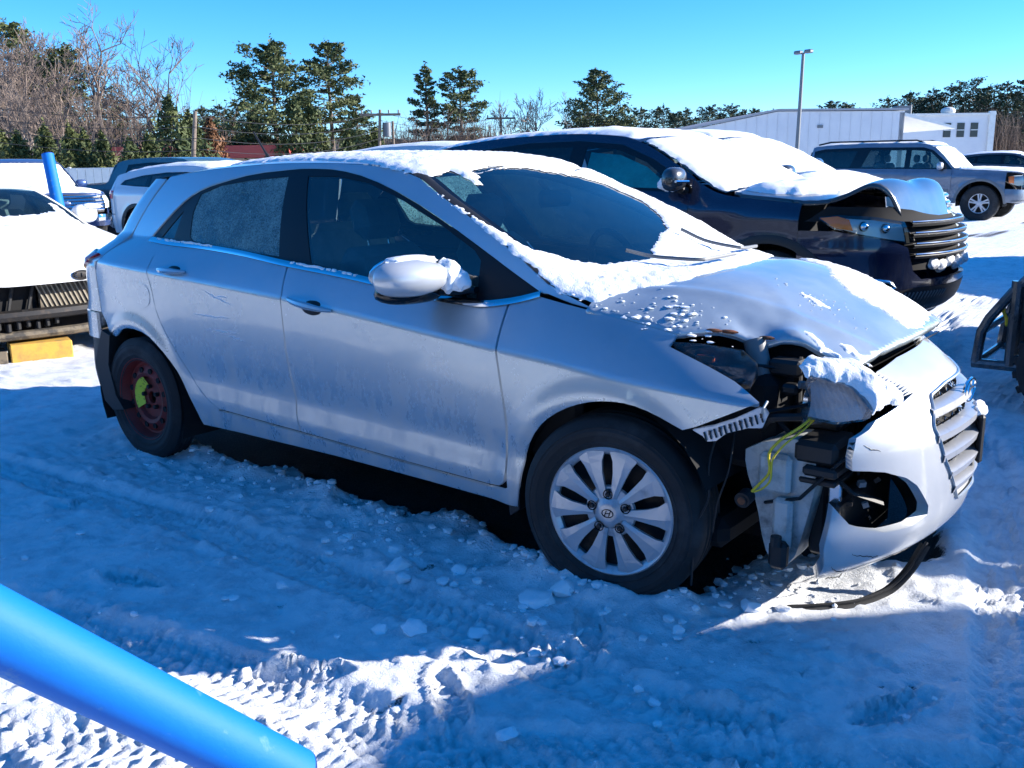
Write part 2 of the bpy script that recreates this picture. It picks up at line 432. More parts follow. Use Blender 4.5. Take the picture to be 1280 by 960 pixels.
mat('chrome', (.75, .76, .78), .12, 1)
mat('steel_dark', (.03, .03, .032), .55, .6, var=(18, (.07, .055, .045), .5, .7))
mat('hubcap', (.50, .51, .53), .38, .5, .3, var=(14, (.30, .31, .33), .56, .75))
mat('red_wheel', (.20, .020, .014), .55, .1, var=(10, (.07, .014, .012), .5, .72))
mat('yellow_label', (.62, .70, .05), .55, var=(60, (.2, .24, .03), .58, .62))
mat('red_lens', (.50, .015, .03), .15, 0, 1, var=(9, (.60, .40, .44), .55, .70))
mat('amber', (.75, .17, .02), .2, 0, 1)
mat('lamp_silver', (.8, .82, .84), .18, .85)
mat('reservoir', (.48, .50, .48), .5, var=(13, (.15, .16, .15), .46, .70), bump=(25, .3, .006))
mat('yellow_wire', (.75, .55, .03), .5)
mat('rust', (.22, .07, .025), .85, var=(20, (.10, .04, .02), .45, .6))
mat('seat_fabric', (.22, .27, .27), .95, bump=(400, .3, .002), var=(5, (.32, .38, .38), .4, .7))
mat('cabin', (.010, .012, .014), .8)
mat('teal_cloth', (.08, .88, .82), .9, bump=(14, .6, .02), var=(6, (.05, .62, .58), .4, .65))
_n = M['teal_cloth'].node_tree; _t = _n.nodes.new('ShaderNodeBsdfTranslucent'); _t.inputs[0].default_value = (.12, .62, .60, 1); _x = _n.nodes.new('ShaderNodeMixShader'); _x.inputs[0].default_value = .1
_n.links.new(_n.nodes['Principled BSDF'].outputs[0], _x.inputs[1]); _n.links.new(_t.outputs[0], _x.inputs[2]); _n.links.new(_x.outputs[0], _n.nodes['Material Output'].inputs[0])
mat('plastic_grey', (.16, .165, .17), .5)
mat('plate_white', (.7, .71, .72), .4)
mat('wood_yellow', (.62, .36, .06), .8, bump=(30, .4, .004), var=(9, (.40, .24, .07), .45, .65))
glass('glass_side', (.52, .70, .70), frost=.05)
glass('glass_front', (.42, .60, .62), refl=2.4, frost=.03)
glass('glass_frost', (.14, .30, .32), frost=.85, fcol=(.36, .66, .68))
glass('glass_clear', (.72, .74, .74), frost=.25, fcol=(.5, .5, .5))
glass('glass_teal', (.86, .95, .95))
glass('glass_dark', (.03, .045, .055), frost=.06)
glass('glass_mid', (.28, .42, .43), frost=.06)
# ------------------------------------------------------------------ the hatchback's skin; x forward from the front axle, y to its left, z up
h_ZC = pc([-3.3, -2.83, -1.52, -.37, .2, .6], [.965, .955, .888, .79, .745, .72])
h_ZB = pc([-3.3, -2.67, -2.07, -1.56, -1.0, -.55, -.31, -.13, .2, .5, .8], [1.06, 1.071, 1.046, 1.02, .985, .952, .965, .94, .865, .775, .70])
h_WB = pc([-3.3, -3.0, -2.67, -2.07, -1.56, -.6, -.31, -.13, .2, .5, .7], [.60, .66, .70, .765, .79, .785, .765, .77, .745, .72, .66])
h_WM = pc([-3.4, -3.3, -3.15, -2.95, -2.6, -2.2, 0, .25, .45, .6, .75], [.58, .68, .775, .835, .875, .89, .89, .884, .862, .825, .74])
h_LOW = pc([0, .12, .45, .62, .78, .9, 1.0, 1.12], [0, .003, .014, .021, .011, .016, .042, .12])
h_WR = pc([-3.3, -2.9, -2.3, -1.6, -1.0, .2], [.46, .50, .535, .545, .54, .54])
ARCH = [(0.0, .315, .375), (-2.65, .315, .365)]
def h_hw(x, z):
    x = np.asarray(x, float); z = np.asarray(z, float)
    zc = h_ZC(x); zb = h_ZB(x); wm = h_WM(x); wb = h_WB(x)
    low = wm-h_LOW((zc-z)/(zc-.22))
    s = np.clip((z-zc)/np.maximum(zb-zc, .03), 0, 1)
    up = wm+(wb-wm)*(s*.75+.25*s*s)
    s2 = np.clip((z-zb)/(1.42-zb), 0, 1.1)
    gh = wb-(wb-h_WR(x))*(.72*s2+.28*s2**2.5)
    w = np.where(z < zc, low, np.where(z < zb, up, gh))
    for cx, cz, r in ARCH:
        d = np.hypot(x-cx, z-cz)
        w = w+.014*np.exp(-((d-r)/.05)**2)*smooth(1.0, .6, z)
    return w
def S_side(a, b):
    a = np.asarray(a, float); b = np.asarray(b, float); return np.stack([a, -h_hw(a, b), b], 1)
h_K = pc([-2.6, -1.6, -1.1, 0, .7], [.02, .08, .18, .20, .18])
h_ZT = pc([-3.05, -2.7, -2.3, -1.8, -1.3, -1.02, -.7, -.4, -.12, -.05, .1, .2, .3, .45, .62, .72, .80], [1.325, 1.385, 1.42, 1.437, 1.428, 1.398, 1.272, 1.145, 1.028, 1.022, 1.022, 1.01, .985, .925, .845, .787, .72])
h_DR = pc([-3, -1.1, -.5, -.1, .1, .3, .65], [.10, .08, .03, .05, .105, .125, .09])
def h_top(x, y):
    x = np.asarray(x, float); y = np.asarray(y, float); xp = x+h_K(x)*y*y
    return h_ZT(xp)-h_DR(xp)*(np.abs(y)/.76)**3.4
def S_top(a, b):
    a = np.asarray(a, float); b = np.asarray(b, float); return np.stack([a, b, h_top(a, b)], 1)
f_X = pc([.12, .16, .2, .24, .28, .36, .45, .57, .66, .72, .78, .82], [.62, .70, .77, .83, .868, .885, .89, .882, .85, .805, .73, .66])
f_N = 2.6; f_XS = .40
def f_w(z): return h_hw(np.full(np.shape(z), f_XS), np.minimum(z, .74))
def S_front(u, z):
    u = np.asarray(u, float); z = np.asarray(z, float); t = u*math.pi/2
    s = np.sign(np.cos(t)); w = f_w(z)*pc([.15, .6, .7, .8], [1, 1, .97, .9])(z)
    y = -w*s*np.abs(np.cos(t))**(2/f_N); push = .5*.44*((y+.0)+np.sqrt((y+.0)**2+.004))     # the far half is pushed in
    return np.stack([f_XS+(f_X(z)-f_XS)*np.maximum(np.sin(t), 0)**(2/f_N)-push+.008, y, z], 1)
r_X = pc([.2, .28, .4, .55, .68, .76, .88, .98, 1.05, 1.2, 1.34, 1.40], [-3.28, -3.37, -3.41, -3.42, -3.40, -3.33, -3.30, -3.24, -3.19, -3.10, -2.97, -2.90])
r_XS = pc([.2, .9, 1.0, 1.2, 1.4], [-2.98, -2.98, -2.92, -2.80, -2.66])
def S_rear(u, z):
    u = np.asarray(u, float); z = np.asarray(z, float); t = u*math.pi/2; xs = r_XS(z); s = np.sign(np.cos(t)); n = 3.0
    return np.stack([xs+(r_X(z)-xs)*np.maximum(np.sin(t), 0)**(2/n), -h_hw(xs, z)*s*np.abs(np.cos(t))**(2/n), z], 1)
TR = {"dlo_top": [[-0.317, 0.972], [-0.453, 1.034], [-0.569, 1.09], [-0.783, 1.183], [-1.021, 1.275], [-1.278, 1.349], [-1.475, 1.381], [-1.636, 1.387], [-1.732, 1.386], [-2.011, 1.368], [-2.189, 1.335], [-2.334, 1.303], [-2.437, 1.259], [-2.548, 1.174], [-2.673, 1.071]],
 "belt": [[-2.654, 1.065], [-2.439, 1.056], [-2.203, 1.052], [-1.89, 1.038], [-1.553, 1.01], [-1.199, 0.983], [-0.912, 0.954], [-0.706, 0.931], [-0.556, 0.925], [-0.435, 0.94], [-0.317, 0.97]],
 "bgap": [[-1.547, 1.004], [-1.502, 0.9], [-1.501, 0.789], [-1.501, 0.678], [-1.486, 0.563], [-1.471, 0.481], [-1.466, 0.413], [-1.443, 0.344]],
 "fdoor_bot": [[-1.443, 0.344], [-1.052, 0.331], [-0.759, 0.322], [-0.467, 0.315], [-0.411, 0.32], [-0.386, 0.341], [-0.381, 0.372], [-0.383, 0.537], [-0.433, 0.938]],
 "rdoor_rear": [[-2.432, 1.053], [-2.486, 1.008], [-2.454, 0.963], [-2.419, 0.865], [-2.408, 0.774], [-2.382, 0.713], [-2.332, 0.644], [-2.233, 0.532], [-2.153, 0.45], [-2.062, 0.391], [-1.979, 0.359], [-1.703, 0.351], [-1.443, 0.344]],
 "rarch": [[-2.825, 0.595], [-2.751, 0.64], [-2.654, 0.658], [-2.503, 0.647], [-2.393, 0.591], [-2.307, 0.518], [-2.228, 0.423], [-2.161, 0.332], [-2.124, 0.265]],
 "sill": [[-2.124, 0.265], [-1.86, 0.271], [-1.251, 0.275], [-0.776, 0.268], [-0.342, 0.258]],
 "farch": [[-0.338, 0.252], [-0.312, 0.426], [-0.28, 0.505], [-0.223, 0.575], [-0.148, 0.627], [-0.058, 0.664], [0.025, 0.681], [0.104, 0.682], [0.181, 0.664], [0.274, 0.625]],
 "fender_bot": [[0.274, 0.625], [0.313, 0.639], [0.395, 0.681], [0.498, 0.73]],
 "fender_top": [[-0.308, 0.973], [-0.129, 0.938], [0.067, 0.904], [0.177, 0.881], [0.168, 0.851], [0.306, 0.807], [0.395, 0.776], [0.495, 0.733]],
 "win_r": [[-2.348, 1.278], [-2.218, 1.317], [-2.016, 1.341], [-1.763, 1.356], [-1.632, 1.037], [-1.896, 1.051], [-2.285, 1.074], [-2.323, 1.092], [-2.357, 1.196]],
 "win_q": [[-2.58, 1.078], [-2.461, 1.076], [-2.441, 1.205]],
 "win_f": [[-1.64, 1.357], [-1.456, 1.356], [-1.266, 1.331], [-1.061, 1.272], [-0.821, 1.182], [-0.636, 1.1], [-0.597, 1.067], [-0.578, 0.944], [-0.699, 0.947], [-0.932, 0.971], [-1.21, 0.996], [-1.435, 1.021]],
 "fuel": [[-2.706, 0.874], [-2.49, 0.889], [-2.431, 0.846], [-2.458, 0.77], [-2.622, 0.744], [-2.739, 0.764], [-2.748, 0.818]],
 "char": [[-2.714, 0.967], [-1.496, 0.891], [-0.363, 0.792]],
 "handle_r": [[-2.36, 0.951], [-2.264, 0.952], [-2.156, 0.948]],
 "handle_f": [[-1.456, 0.885], [-1.329, 0.87], [-1.203, 0.855]],
 "hood_side": [[-0.121, -0.783], [-0.029, -0.764], [0.065, -0.753], [0.174, -0.739]],
 "hood_front": [[0.174, -0.739], [0.273, -0.657], [0.378, -0.601], [0.489, -0.564], [0.644, -0.472], [0.662, -0.336], [0.67, -0.081], [0.642, 0.215]],
 "hood_back": [[-0.21, -0.673], [-0.08, -0.584], [0.042, -0.482], [0.064, -0.234], [-0.164, 0.439]],
 "ws_edge": [[-1.068, -0.604], [-0.9, -0.62], [-0.704, -0.65], [-0.541, -0.674], [-0.363, -0.685], [-0.213, -0.667]],
 "ws_dark": [[-0.909, -0.542], [-0.945, -0.358], [-0.953, -0.09], [-0.903, 0.124], [-0.792, 0.173], [-0.641, 0.22], [-0.492, 0.199], [-0.373, 0.167], [-0.299, -0.002], [-0.234, -0.202], [-0.242, -0.313], [-0.259, -0.448], [-0.311, -0.495], [-0.373, -0.478], [-0.494, -0.599], [-0.599, -0.553], [-0.762, -0.534]],
 "ws_snow_roof_low": [[-1.049, -0.589], [-0.973, -0.56], [-0.975, -0.438], [-0.849, -0.436], [-0.835, -0.415], [-1.888, 0.731], [-0.972, -0.173], [-0.95, -0.04], [-0.902, 0.064], [-0.86, 0.219]],
 "hood_snow": [[0.118, 0.44], [0.232, 0.44], [0.352, 0.468], [0.403, 0.672], [0.626, 0.194], [0.657, 0.161], [0.655, -0.005], [0.575, 0.037], [0.496, 0.023], [0.402, -0.031], [0.297, 0.057], [0.164, 0.241]],
 "bumper": [[0.462, 0.658], [0.407, 0.641], [0.38, 0.586], [0.378, 0.551], [0.502, 0.535], [0.59, 0.505], [0.667, 0.441], [0.734, 0.366], [0.643, 0.35], [0.522, 0.362], [0.438, 0.374], [0.383, 0.39], [0.34, 0.424], [0.312, 0.449], [0.3, 0.323], [0.547, 0.105], [0.764, 0.057], [1.016, -0.026], [0.696, 0.258], [0.76, 0.269]],
 "bumper_top": [[0.462, 0.658], [0.5, 0.679], [0.723, 0.721]],
 "grille": [[0.794, 0.708], [0.733, 0.626], [0.77, 0.522], [0.87, 0.365]],
 "crack": [[0.584, 0.112], [0.68, 0.093], [0.785, 0.117], [0.942, 0.06]],
 "tail": [[0.508, 0.848], [0.504, 0.891], [0.513, 0.947], [0.53, 0.986], [-0.421, 0.99], [-0.483, 0.952], [-0.393, 0.94], [-0.297, 0.911]],
 "lens": [[0.293, 0.791], [0.447, 0.816], [0.563, 0.779], [0.551, 0.724], [0.484, 0.684], [0.367, 0.682], [0.256, 0.699]],
 "lens_snow": [[0.292, 0.811], [0.386, 0.831], [0.546, 0.81], [0.611, 0.759], [0.684, 0.717], [0.657, 0.686], [0.58, 0.692], [0.515, 0.675], [0.509, 0.714], [0.475, 0.747], [0.374, 0.775], [0.289, 0.78]],
 "scuff_glints": [[[-2.024, 0.885], [-1.927, 0.857], [-1.811, 0.832]], [[-1.972, 0.857], [-1.838, 0.864]], [[-2.325, 0.726], [-2.275, 0.774], [-2.248, 0.726], [-2.202, 0.766]], [[-2.117, 0.773], [-1.972, 0.771], [-1.832, 0.776]], [[-2.025, 0.71], [-1.899, 0.712], [-1.799, 0.718]], [[-1.875, 0.697], [-1.762, 0.687]], [[-1.477, 0.736], [-1.424, 0.702], [-1.364, 0.689]]],
 "wsdark": [[-1.011, -0.608], [-0.832, -0.632], [-0.673, -0.656], [-0.507, -0.655], [-0.432, -0.646], [-0.364, -0.589], [-0.325, -0.558], [-0.264, -0.485], [-0.227, -0.356], [-0.212, -0.258], [-0.263, -0.127], [-0.306, -0.009], [-0.372, 0.18]],
 "frag": [[0.166, 0.859], [0.262, 0.857], [0.371, 0.849], [0.418, 0.814], [0.433, 0.772], [0.378, 0.785], [0.299, 0.81], [0.231, 0.833]]}
BARE_LIT = [[-3.04, -0.6], [-2.65, -0.6], [-2.24, -0.61], [-1.96, -0.62], [-1.88, -0.54], [-1.65, -0.6], [-1.38, -0.69], [-1.13, -0.65], [-0.97, -0.72], [-0.91, -0.6], [-0.67, -0.64], [-0.5, -0.71], [-0.32, -0.71], [-0.17, -0.78], [0.05, -0.77], [0.21, -0.7], [0.26, -0.54], [0.26, -0.41], [0.28, -0.28], [0.32, -0.14], [0.39, -0.2], [0.54, -0.15], [0.7, -0.04], [0.77, 0.11]]
paint('teal_body', (.02, .09, .10), .3, .35, .2)
mat('dirty', (.16, .13, .09), .8, var=(12, (.05, .045, .04), .45, .6))
mat('wood_grey', (.30, .27, .21), .7)
# ------------------------------------------------------------------ silver hatchback with the torn open front corner
H = thing('silver_hatchback', 'silver five-door hatchback with smashed front corner, torn bumper and missing headlight', 'car', (-1.3, 0, 0), absolute=True)
def rail_z(x):
    z = np.full(np.shape(x), 1.3)
    for _ in range(40): z = .5*z+.5*h_top(x, h_hw(x, z))
    return z
rx = np.array([-.125, -.22, -.3, -.4, -.55, -.7, -.85, -1.0, -1.1, -1.2, -1.35, -1.5, -1.7, -1.9, -2.1, -2.3, -2.45, -2.6, -2.68])
rz_ = rail_z(rx); RAIL = np.stack([rx, rz_], 1)
rail_y = lambda x: h_hw(x, rail_z(x))
dlo = chaikin(TR['dlo_top'], 1, False); belt = TR['belt']
# one-piece side: pillar, roof rail, quarter and sill
side_out = [tuple(p) for p in RAIL]+[(-2.74, 1.28), (-2.80, 1.2), (-2.92, 1.0), (-2.98, .9), (-2.985, .70), (-2.90, .62)]+[tuple(p) for p in chaikin(TR['rarch'], 1, False)]+TR['sill'][1:]+[(-.345, .30), (-.35, .345)] \
    + [(-.366, .330), (-.395, .314), (-.467, .309), (-.759, .317), (-1.052, .326), (-1.443, .339)]+[(-1.703, .346), (-1.985, .354)]+[tuple(p) for p in chaikin(TR['rdoor_rear'][:-2], 1, False)[::-1]] \
    + [(-2.654, 1.062)]+[tuple(p) for p in dlo[::-1]]+[(-.30, .973), (-.2, .952), (-.127, .9405)]
so_ = []
for p in side_out:
    if not so_ or math.hypot(p[0]-so_[-1][0], p[1]-so_[-1][1]) > .004: so_.append(p)
_cx = np.linspace(-2.97, .5, 120); CREASE = [np.stack([_cx, h_ZC(_cx)+d_], 1) for d_ in (-.030, -.015, 0, .015, .030)]
for mir in (False, True):
    so2 = panel('body_side', so_, S_side, M['silver'], H, .022, mirror=mir, gap=.002, lines=CREASE)
fdoor = [TR['belt'][4]]+TR['belt'][5:10]+TR['fdoor_bot'][::-1]+TR['bgap'][::-1][1:]
rdoor = [TR['belt'][1]]+TR['belt'][2:5]+TR['bgap'][1:]+TR['rdoor_rear'][::-1][1:-1]
fend = TR['fender_top'][:4]+[(.170, .851)]+TR['fender_top'][5:]+TR['fender_bot'][::-1][1:]+[tuple(p) for p in chaikin(TR['farch'], 1, False)[::-1]][1:]+[(-.372, .30), (-.378, .372), (-.380, .537), (-.43, .938)]
fend = [(-.318, .965)]+fend[1:]
for mir in (False, True):
    fd = panel('front_door', fdoor, S_side, M['silver'], H, .02, mirror=mir, gap=.003, lines=CREASE)
    rd = panel('rear_door', rdoor, S_side, M['silver'], H, .02, mirror=mir, gap=.003, lines=CREASE)
    if not mir: FD, RD = fd, rd
    fe = panel('front_fender', fend, S_side, M['silver'], H, .016, mirror=mir, gap=.003, lines=CREASE)
    tag(fe, 'bare torn fender end above the wheel' if not mir else None)
    dl_out = [tuple(p) for p in dlo]+[tuple(p) for p in belt[:-1]]
    panel('window_trim', dl_out, S_side, M['trim_black'], H, .025, holes=[TR['win_r'], TR['win_q'], TR['win_f']], mirror=mir, off=-.006, gap=0, skirt=.02)
    panel('rear_door_window', TR['win_r'], S_side, M['glass_frost'], H, .04, mirror=mir, off=-.009, gap=-.004, skirt=0)
    panel('quarter_window', TR['win_q'], S_side, M['glass_dark'], H, .04, mirror=mir, off=-.009, gap=-.004, skirt=0)
    panel('front_door_window', TR['win_f'], S_side, M['glass_side'], H, .04, mirror=mir, off=-.009, gap=-.004, skirt=0)
    bl = curve3(belt, 60); up = S_side(bl[:, 0], bl[:, 1]+.012)+[0, -.006, 0]; lo = S_side(bl[:, 0], bl[:, 1]-.006)+[0, -.008, -.002]
    strip('chrome_strip', up, lo, M['chrome'], H, 3, .003, (0, -1, .2), mirror=mir)
    # dark shell behind the gaps, wheel liners
    sh = [(.36, .30), (.36, .66), (.1, .80), (-.3, .86), (-1.5, .95), (-2.9, .95), (-2.9, .30)]
    circ = lambda cx, cz, r, a0=0, a1=2*math.pi, n=28: [(cx+r*math.cos(a0+(a1-a0)*i/n), cz+r*math.sin(a0+(a1-a0)*i/n)) for i in range(n)]
    shell = [(-.40, .30), (-.40, .55), (-.32, .72), (-.05, .80), (.1, .80), (-.3, .86), (-1.5, .95), (-2.9, .95), (-2.9, .75), (-2.65, .75), (-2.3, .64), (-2.18, .5), (-2.12, .30)]
    panel('inner_shell', shell, S_side, M['dark_inner'], H, .06, mirror=mir, off=-.03, gap=0, skirt=0)
    for cx, cz, r in ((0, .315, .365), (-2.65, .315, .36)):
        mb = MB(); n = 20
        for k in range(n):
            a0 = R(-25)+R(230)*k/n; a1 = R(-25)+R(230)*(k+1)/n
            if cx == 0 and a0 < R(20): continue
            q = [(cx+r*math.cos(a), y, cz+r*math.sin(a)) for a in (a0, a1) for y in (-.855, -.40)]
            mb.add(q, [(0, 1, 3, 2)])
        P = [(cx+r*math.cos(t), -.42, cz+r*math.sin(t)) for t in np.linspace(R(-25), R(205), 20)]
        mb.add(P, [tuple(range(20))])
        if mir: mb.v = [(x, -y, z) for x, y, z in mb.v]
        mb.build('wheel_liner', M['dark_inner'], H)
panel('fuel_lid', chaikin(TR['fuel'], 2), S_side, M['silver'], H, .02, off=.002, gap=.0, skirt=.004)
# hood, with the buckled near corner
hood_r = [(-.128, -.792), (-.10, -.786), (-.029, -.766), (.065, -.753), (.174, -.739), (.273, -.657), (.378, -.601), (.489, -.564), (.60, -.51), (.644, -.472), (.662, -.336), (.672, -.08)]
hood_l = [(.672, .08), (.662, .336), (.635, .472), (.52, .60), (.40, .66), (.174, .739), (.065, .753), (-.118, .785)]
hood_b = [(-.04-.2*y*y, y) for y in np.linspace(.70, -.70, 15)]
def crumple(P, N, A, B):
    d = np.hypot((A-.36)/.10, (B+.60)/.07); e = np.hypot((A-.47)/.06, (B+.545)/.05)
    q = fbm(np.stack([A, B, A*0], 1), 16, 3)-.5
    near = np.exp(-((B+.60)/.10)**2)*np.exp(-((A-.42)/.16)**2)
    h = .026*np.exp(-e*e)-.020*np.exp(-d*d)+.035*near*q
    # buckle ridge running back from the crushed corner
    h = h+.004*np.exp(-((A-.30+.9*(B+.3))/.05)**2)*smooth(-.10, -.45, B)*smooth(-.75, -.6, B)
    yl = .60-.36*(A+.1)
    h = h+.007*np.exp(-((np.abs(B)-yl)/.028)**2)*smooth(-.1, .05, A)-.006*np.exp(-(B/.25)**2)*smooth(.0, .3, A)
    return P+np.array([0, 0, 1])*h[:, None]
panel('hood', hood_r+hood_l+hood_b, S_top, M['silver'], H, .018, gap=.003, disp=crumple, skirt=.02)
# windscreen, roof
ex = np.array([-.24, -.4, -.6, -.8, -1.0]); ey = rail_y(ex)-.025
hdr = lambda y: -1.02-.18*y*y
ws = [(x, -y) for x, y in zip(ex, ey)]+[(hdr(.55)+.005, -.55)]+[(hdr(y), y) for y in np.linspace(-.5, .5, 11)]+[(hdr(.55)+.005, .55)]+[(x, y) for x, y in zip(ex[::-1], ey[::-1])]+[(-.055-.2*y*y, y) for y in np.linspace(.66, -.66, 11)]
panel('windscreen', ws, S_top, M['glass_front'], H, .05, gap=0, off=-.004, skirt=0)
wsb = inset(resamp(ws, .05), .035)
panel('windscreen_border', ws, S_top, M['gloss_black'], H, .04, holes=[wsb], gap=0, off=-.001, skirt=.0)
rf = [(hdr(y)-.012, y) for y in np.linspace(.58, -.58, 13)]+[(x, -y) for x, y in zip(rx[9:], rail_y(rx[9:])-.006)]+[(-2.78, -.45), (-2.86, -.2), (-2.87, 0), (-2.86, .2), (-2.78, .45)]+[(x, y) for x, y in zip(rx[9:][::-1], (rail_y(rx[9:])-.006)[::-1])]
panel('roof', rf, S_top, M['silver'], H, .045, gap=0, skirt=.02)
for s_ in (-1, 1):
    ax = rx[1:10]; 
    a = np.stack([ax, s_*(rail_y(ax)-.0), rail_z(ax)], 1); b = np.stack([ax, s_*(rail_y(ax)-.04), h_top(ax, rail_y(ax)-.04)+.001], 1)
    strip('pillar_moulding', a, b, M['black_plastic'], H, 2, .004, (0, 0, 1))
# rear end
RZ = lambda u0, u1, z0, z1: [(u, z0) for u in np.linspace(u0, u1, 9)]+[(u1, z) for z in np.linspace(z0, z1, 7)[1:-1]]+[(u, z1) for u in np.linspace(u1, u0, 9)]+[(u0, z) for z in np.linspace(z1, z0, 7)[1:-1]]
panel('tailgate', RZ(.0, 2, .70, 1.345), S_rear, M['silver'], H, .05, holes=[RZ(.42, 1.58, 1.0, 1.26)], flip=True, gap=.002)
panel('rear_window', RZ(.42, 1.58, 1.0, 1.26), S_rear, M['glass_dark'], H, .06, flip=True, off=-.006, gap=0, skirt=0)
panel('rear_bumper', RZ(.03, 1.97, .56, .695), S_rear, M['silver'], H, .04, flip=True)
panel('rear_bumper_core', RZ(.0, 2, .25, .56), S_rear, M['black_plastic'], H, .05, flip=True, off=-.02)
mb = MB(); mb.prism([(-2.93, .62), (-2.86, .60), (-2.90, .45), (-2.86, .30), (-2.80, .235), (-2.90, .22), (-2.97, .26), (-3.02, .45)], .10, y0=-.86); mb.build('torn_rear_liner', M['black_plastic'], H)
for s_ in (0, 1):
    tl = [(.02, .985), (.30, .995), (.52, .98), (.56, .93), (.50, .88), (.40, .855), (.30, .90), (.10, .945)]
    tl = [(u if not s_ else 2-u, z) for u, z in tl]
    panel('tail_light', tl, S_rear, M['red_lens'], H, .03, flip=True, off=.012, gap=0, skirt=.02)
mb = MB(); mb.tube([(-2.62, 0, 1.425), (-2.66, 0, 1.47), (-2.745, 0, 1.575)], [.012, .006, .004], 8); mb.build('antenna', M['black_plastic'], H, True)
# spoiler lip over the tailgate
sp = np.array([(x, y, h_top(np.array(x), np.array(y))) for y, x in zip(np.linspace(-.5, .5, 11), -2.80-.06*(1-(np.linspace(-1, 1, 11))**2))])
strip('spoiler', sp+[0, 0, .003], sp+[-.13, 0, -.045], M['silver'], H, 4, .012, (0, 0, 1))
# front bumper, broken around the fog lamp opening
grh = [(.79, .700), (.744, .623), (.783, .517), (.886, .356), (1.114, .356), (1.217, .517), (1.256, .623), (1.21, .700), (1.1, .712), (.9, .712)]
bo = [(.64, .782), (.70, .745), (.733, .719), (.62, .697), (.51, .677), (.472, .656), (.417, .639), (.389, .584), (.388, .549), (.45, .543), (.512, .533), (.602, .502), (.65, .47), (.68, .436), (.72, .39), (.725, .362), (.656, .345), (.534, .352), (.448, .371), (.393, .387), (.349, .422), (.321, .447), (.309, .321), (.335, .24), (.36, .19), (.45, .175), (.6, .168), (.8, .165), (1, .165), (1.25, .165), (1.62, .165), (1.9, .2), (1.98, .35), (1.98, .62), (1.7, .68), (1.5, .70), (1.35, .74), (1.36, .782), (1.2, .796), (1, .80), (.8, .796)]
panel('front_bumper', bo, S_front, M['silver_sunlit'], H, .014, holes=[grh], gap=0, skirt=.035)
cr = resamp(TR['crack'], .01, False); cr = cr+(np.stack([fbm(np.c_[cr, cr[:, 0]], 60, 2), fbm(np.c_[cr, cr[:, 0]]+5, 60, 2)], 1)-.5)*.012
mb = MB(); mb.tube(S_front(cr[:, 0], cr[:, 1]), .0016, 4); mb.build('crack', M['dark_inner'], H)
for ln in ([(.42, .30), (.47, .285), (.54, .272)], [(.58, .255), (.66, .243), (.78, .238)], [(.44, .615), (.47, .60), (.50, .595)], [(.36, .26), (.40, .235), (.45, .228)]):
    P2 = resamp(ln, .006, False); P2 = P2+(np.stack([fbm(np.c_[P2, P2[:, 0]], 70, 2), fbm(np.c_[P2, P2[:, 0]]+4, 70, 2)], 1)-.5)*.014
    mb = MB(); mb.tube(S_front(P2[:, 0], P2[:, 1]), list(.0005+.0012*np.sin(np.linspace(.1, 3.0, len(P2)))), 4); mb.build('scrape_mark', M['steel_dark'], H, True)
# grille: recessed backing, bars, mesh, badge, plate
gi = inset(resamp(grh, .03), -.01)
panel('grille_backing', gi, S_front, M['dark_inner'], H, .04, off=-.05, gap=0, skirt=0)
hexes = MB()
for z in np.arange(.37, .70, .026):
    for k, u in enumerate(np.arange(.76, 1.24, .022)):
        if not inpoly(np.array([(u, z)]), grh)[0]: continue
        a = S_front(np.array([u-.009, u, u+.009]), np.array([z+(.006 if k % 2 else -.006), z+(.012 if k % 2 else 0), z+(.006 if k % 2 else -.006)]))-[.03, 0, 0]
        hexes.tube(a, .0028, 4, False)
hexes.build('grille_mesh', M['gloss_black'], H)
def grille_bar(z, hh, proud):
    us = np.linspace(.70, 1.30, 80); us = us[inpoly(np.c_[us, np.full(80, z)], grh)]
    if len(us) < 4: return
    us = np.linspace(us[0]-.012, us[-1]+.012, 30); V = []; F = []
    dro = .035*np.abs(us-1)/.25
    for dz, dx in ((hh/2, -.03), (hh/2, -.004), (hh*.3, proud), (-hh*.3, proud-.006), (-hh/2, -.006), (-hh/2, -.03)):
        V += list(S_front(us, z+dz+dro*0)+[dx, 0, 0])
    for i in range(5):
        for j in range(29): F.append((i*30+j, i*30+j+1, (i+1)*30+j+1, (i+1)*30+j))
    o = mk('grille_bar', V, [f[::-1] for f in F], M['hubcap'], H); autosmooth(o, 30)
for z in (.655, .585, .52, .455, .40): grille_bar(z, .036, .010)
gr = chaikin(resamp(grh, .03), 2); P = S_front(gr[:, 0], gr[:, 1]); mb = MB(); mb.tube(P+[.003, 0, 0], .005, 6, closed=True); mb.build('grille_surround', M['silver'], H, True)
mb = MB(); c0 = S_front(np.array([.985]), np.array([.664]))[0]+[.008, 0, 0]
mb.tube([c0+[.012*math.cos(t)*0, .068*math.cos(t), .036*math.sin(t)] for t in np.linspace(0, 2*math.pi, 28)[:-1]], .006, 6, closed=True)
for s_ in (-1, 1): mb.tube([c0+[0, s_*.028-.008, -.026], c0+[0, s_*.028+.008, .026]], .006, 6)
mb.tube([c0+[0, -.028, -.005], c0+[0, 0, .003], c0+[0, .028, .006]], .006, 6)
mb.build('emblem', M['chrome'], H, True)
mb = MB(); mb.box((.872, .055, .505), (.02, .22, .16), .30, bev=.008); mb.build('plate_holder', M['black_plastic'], H)
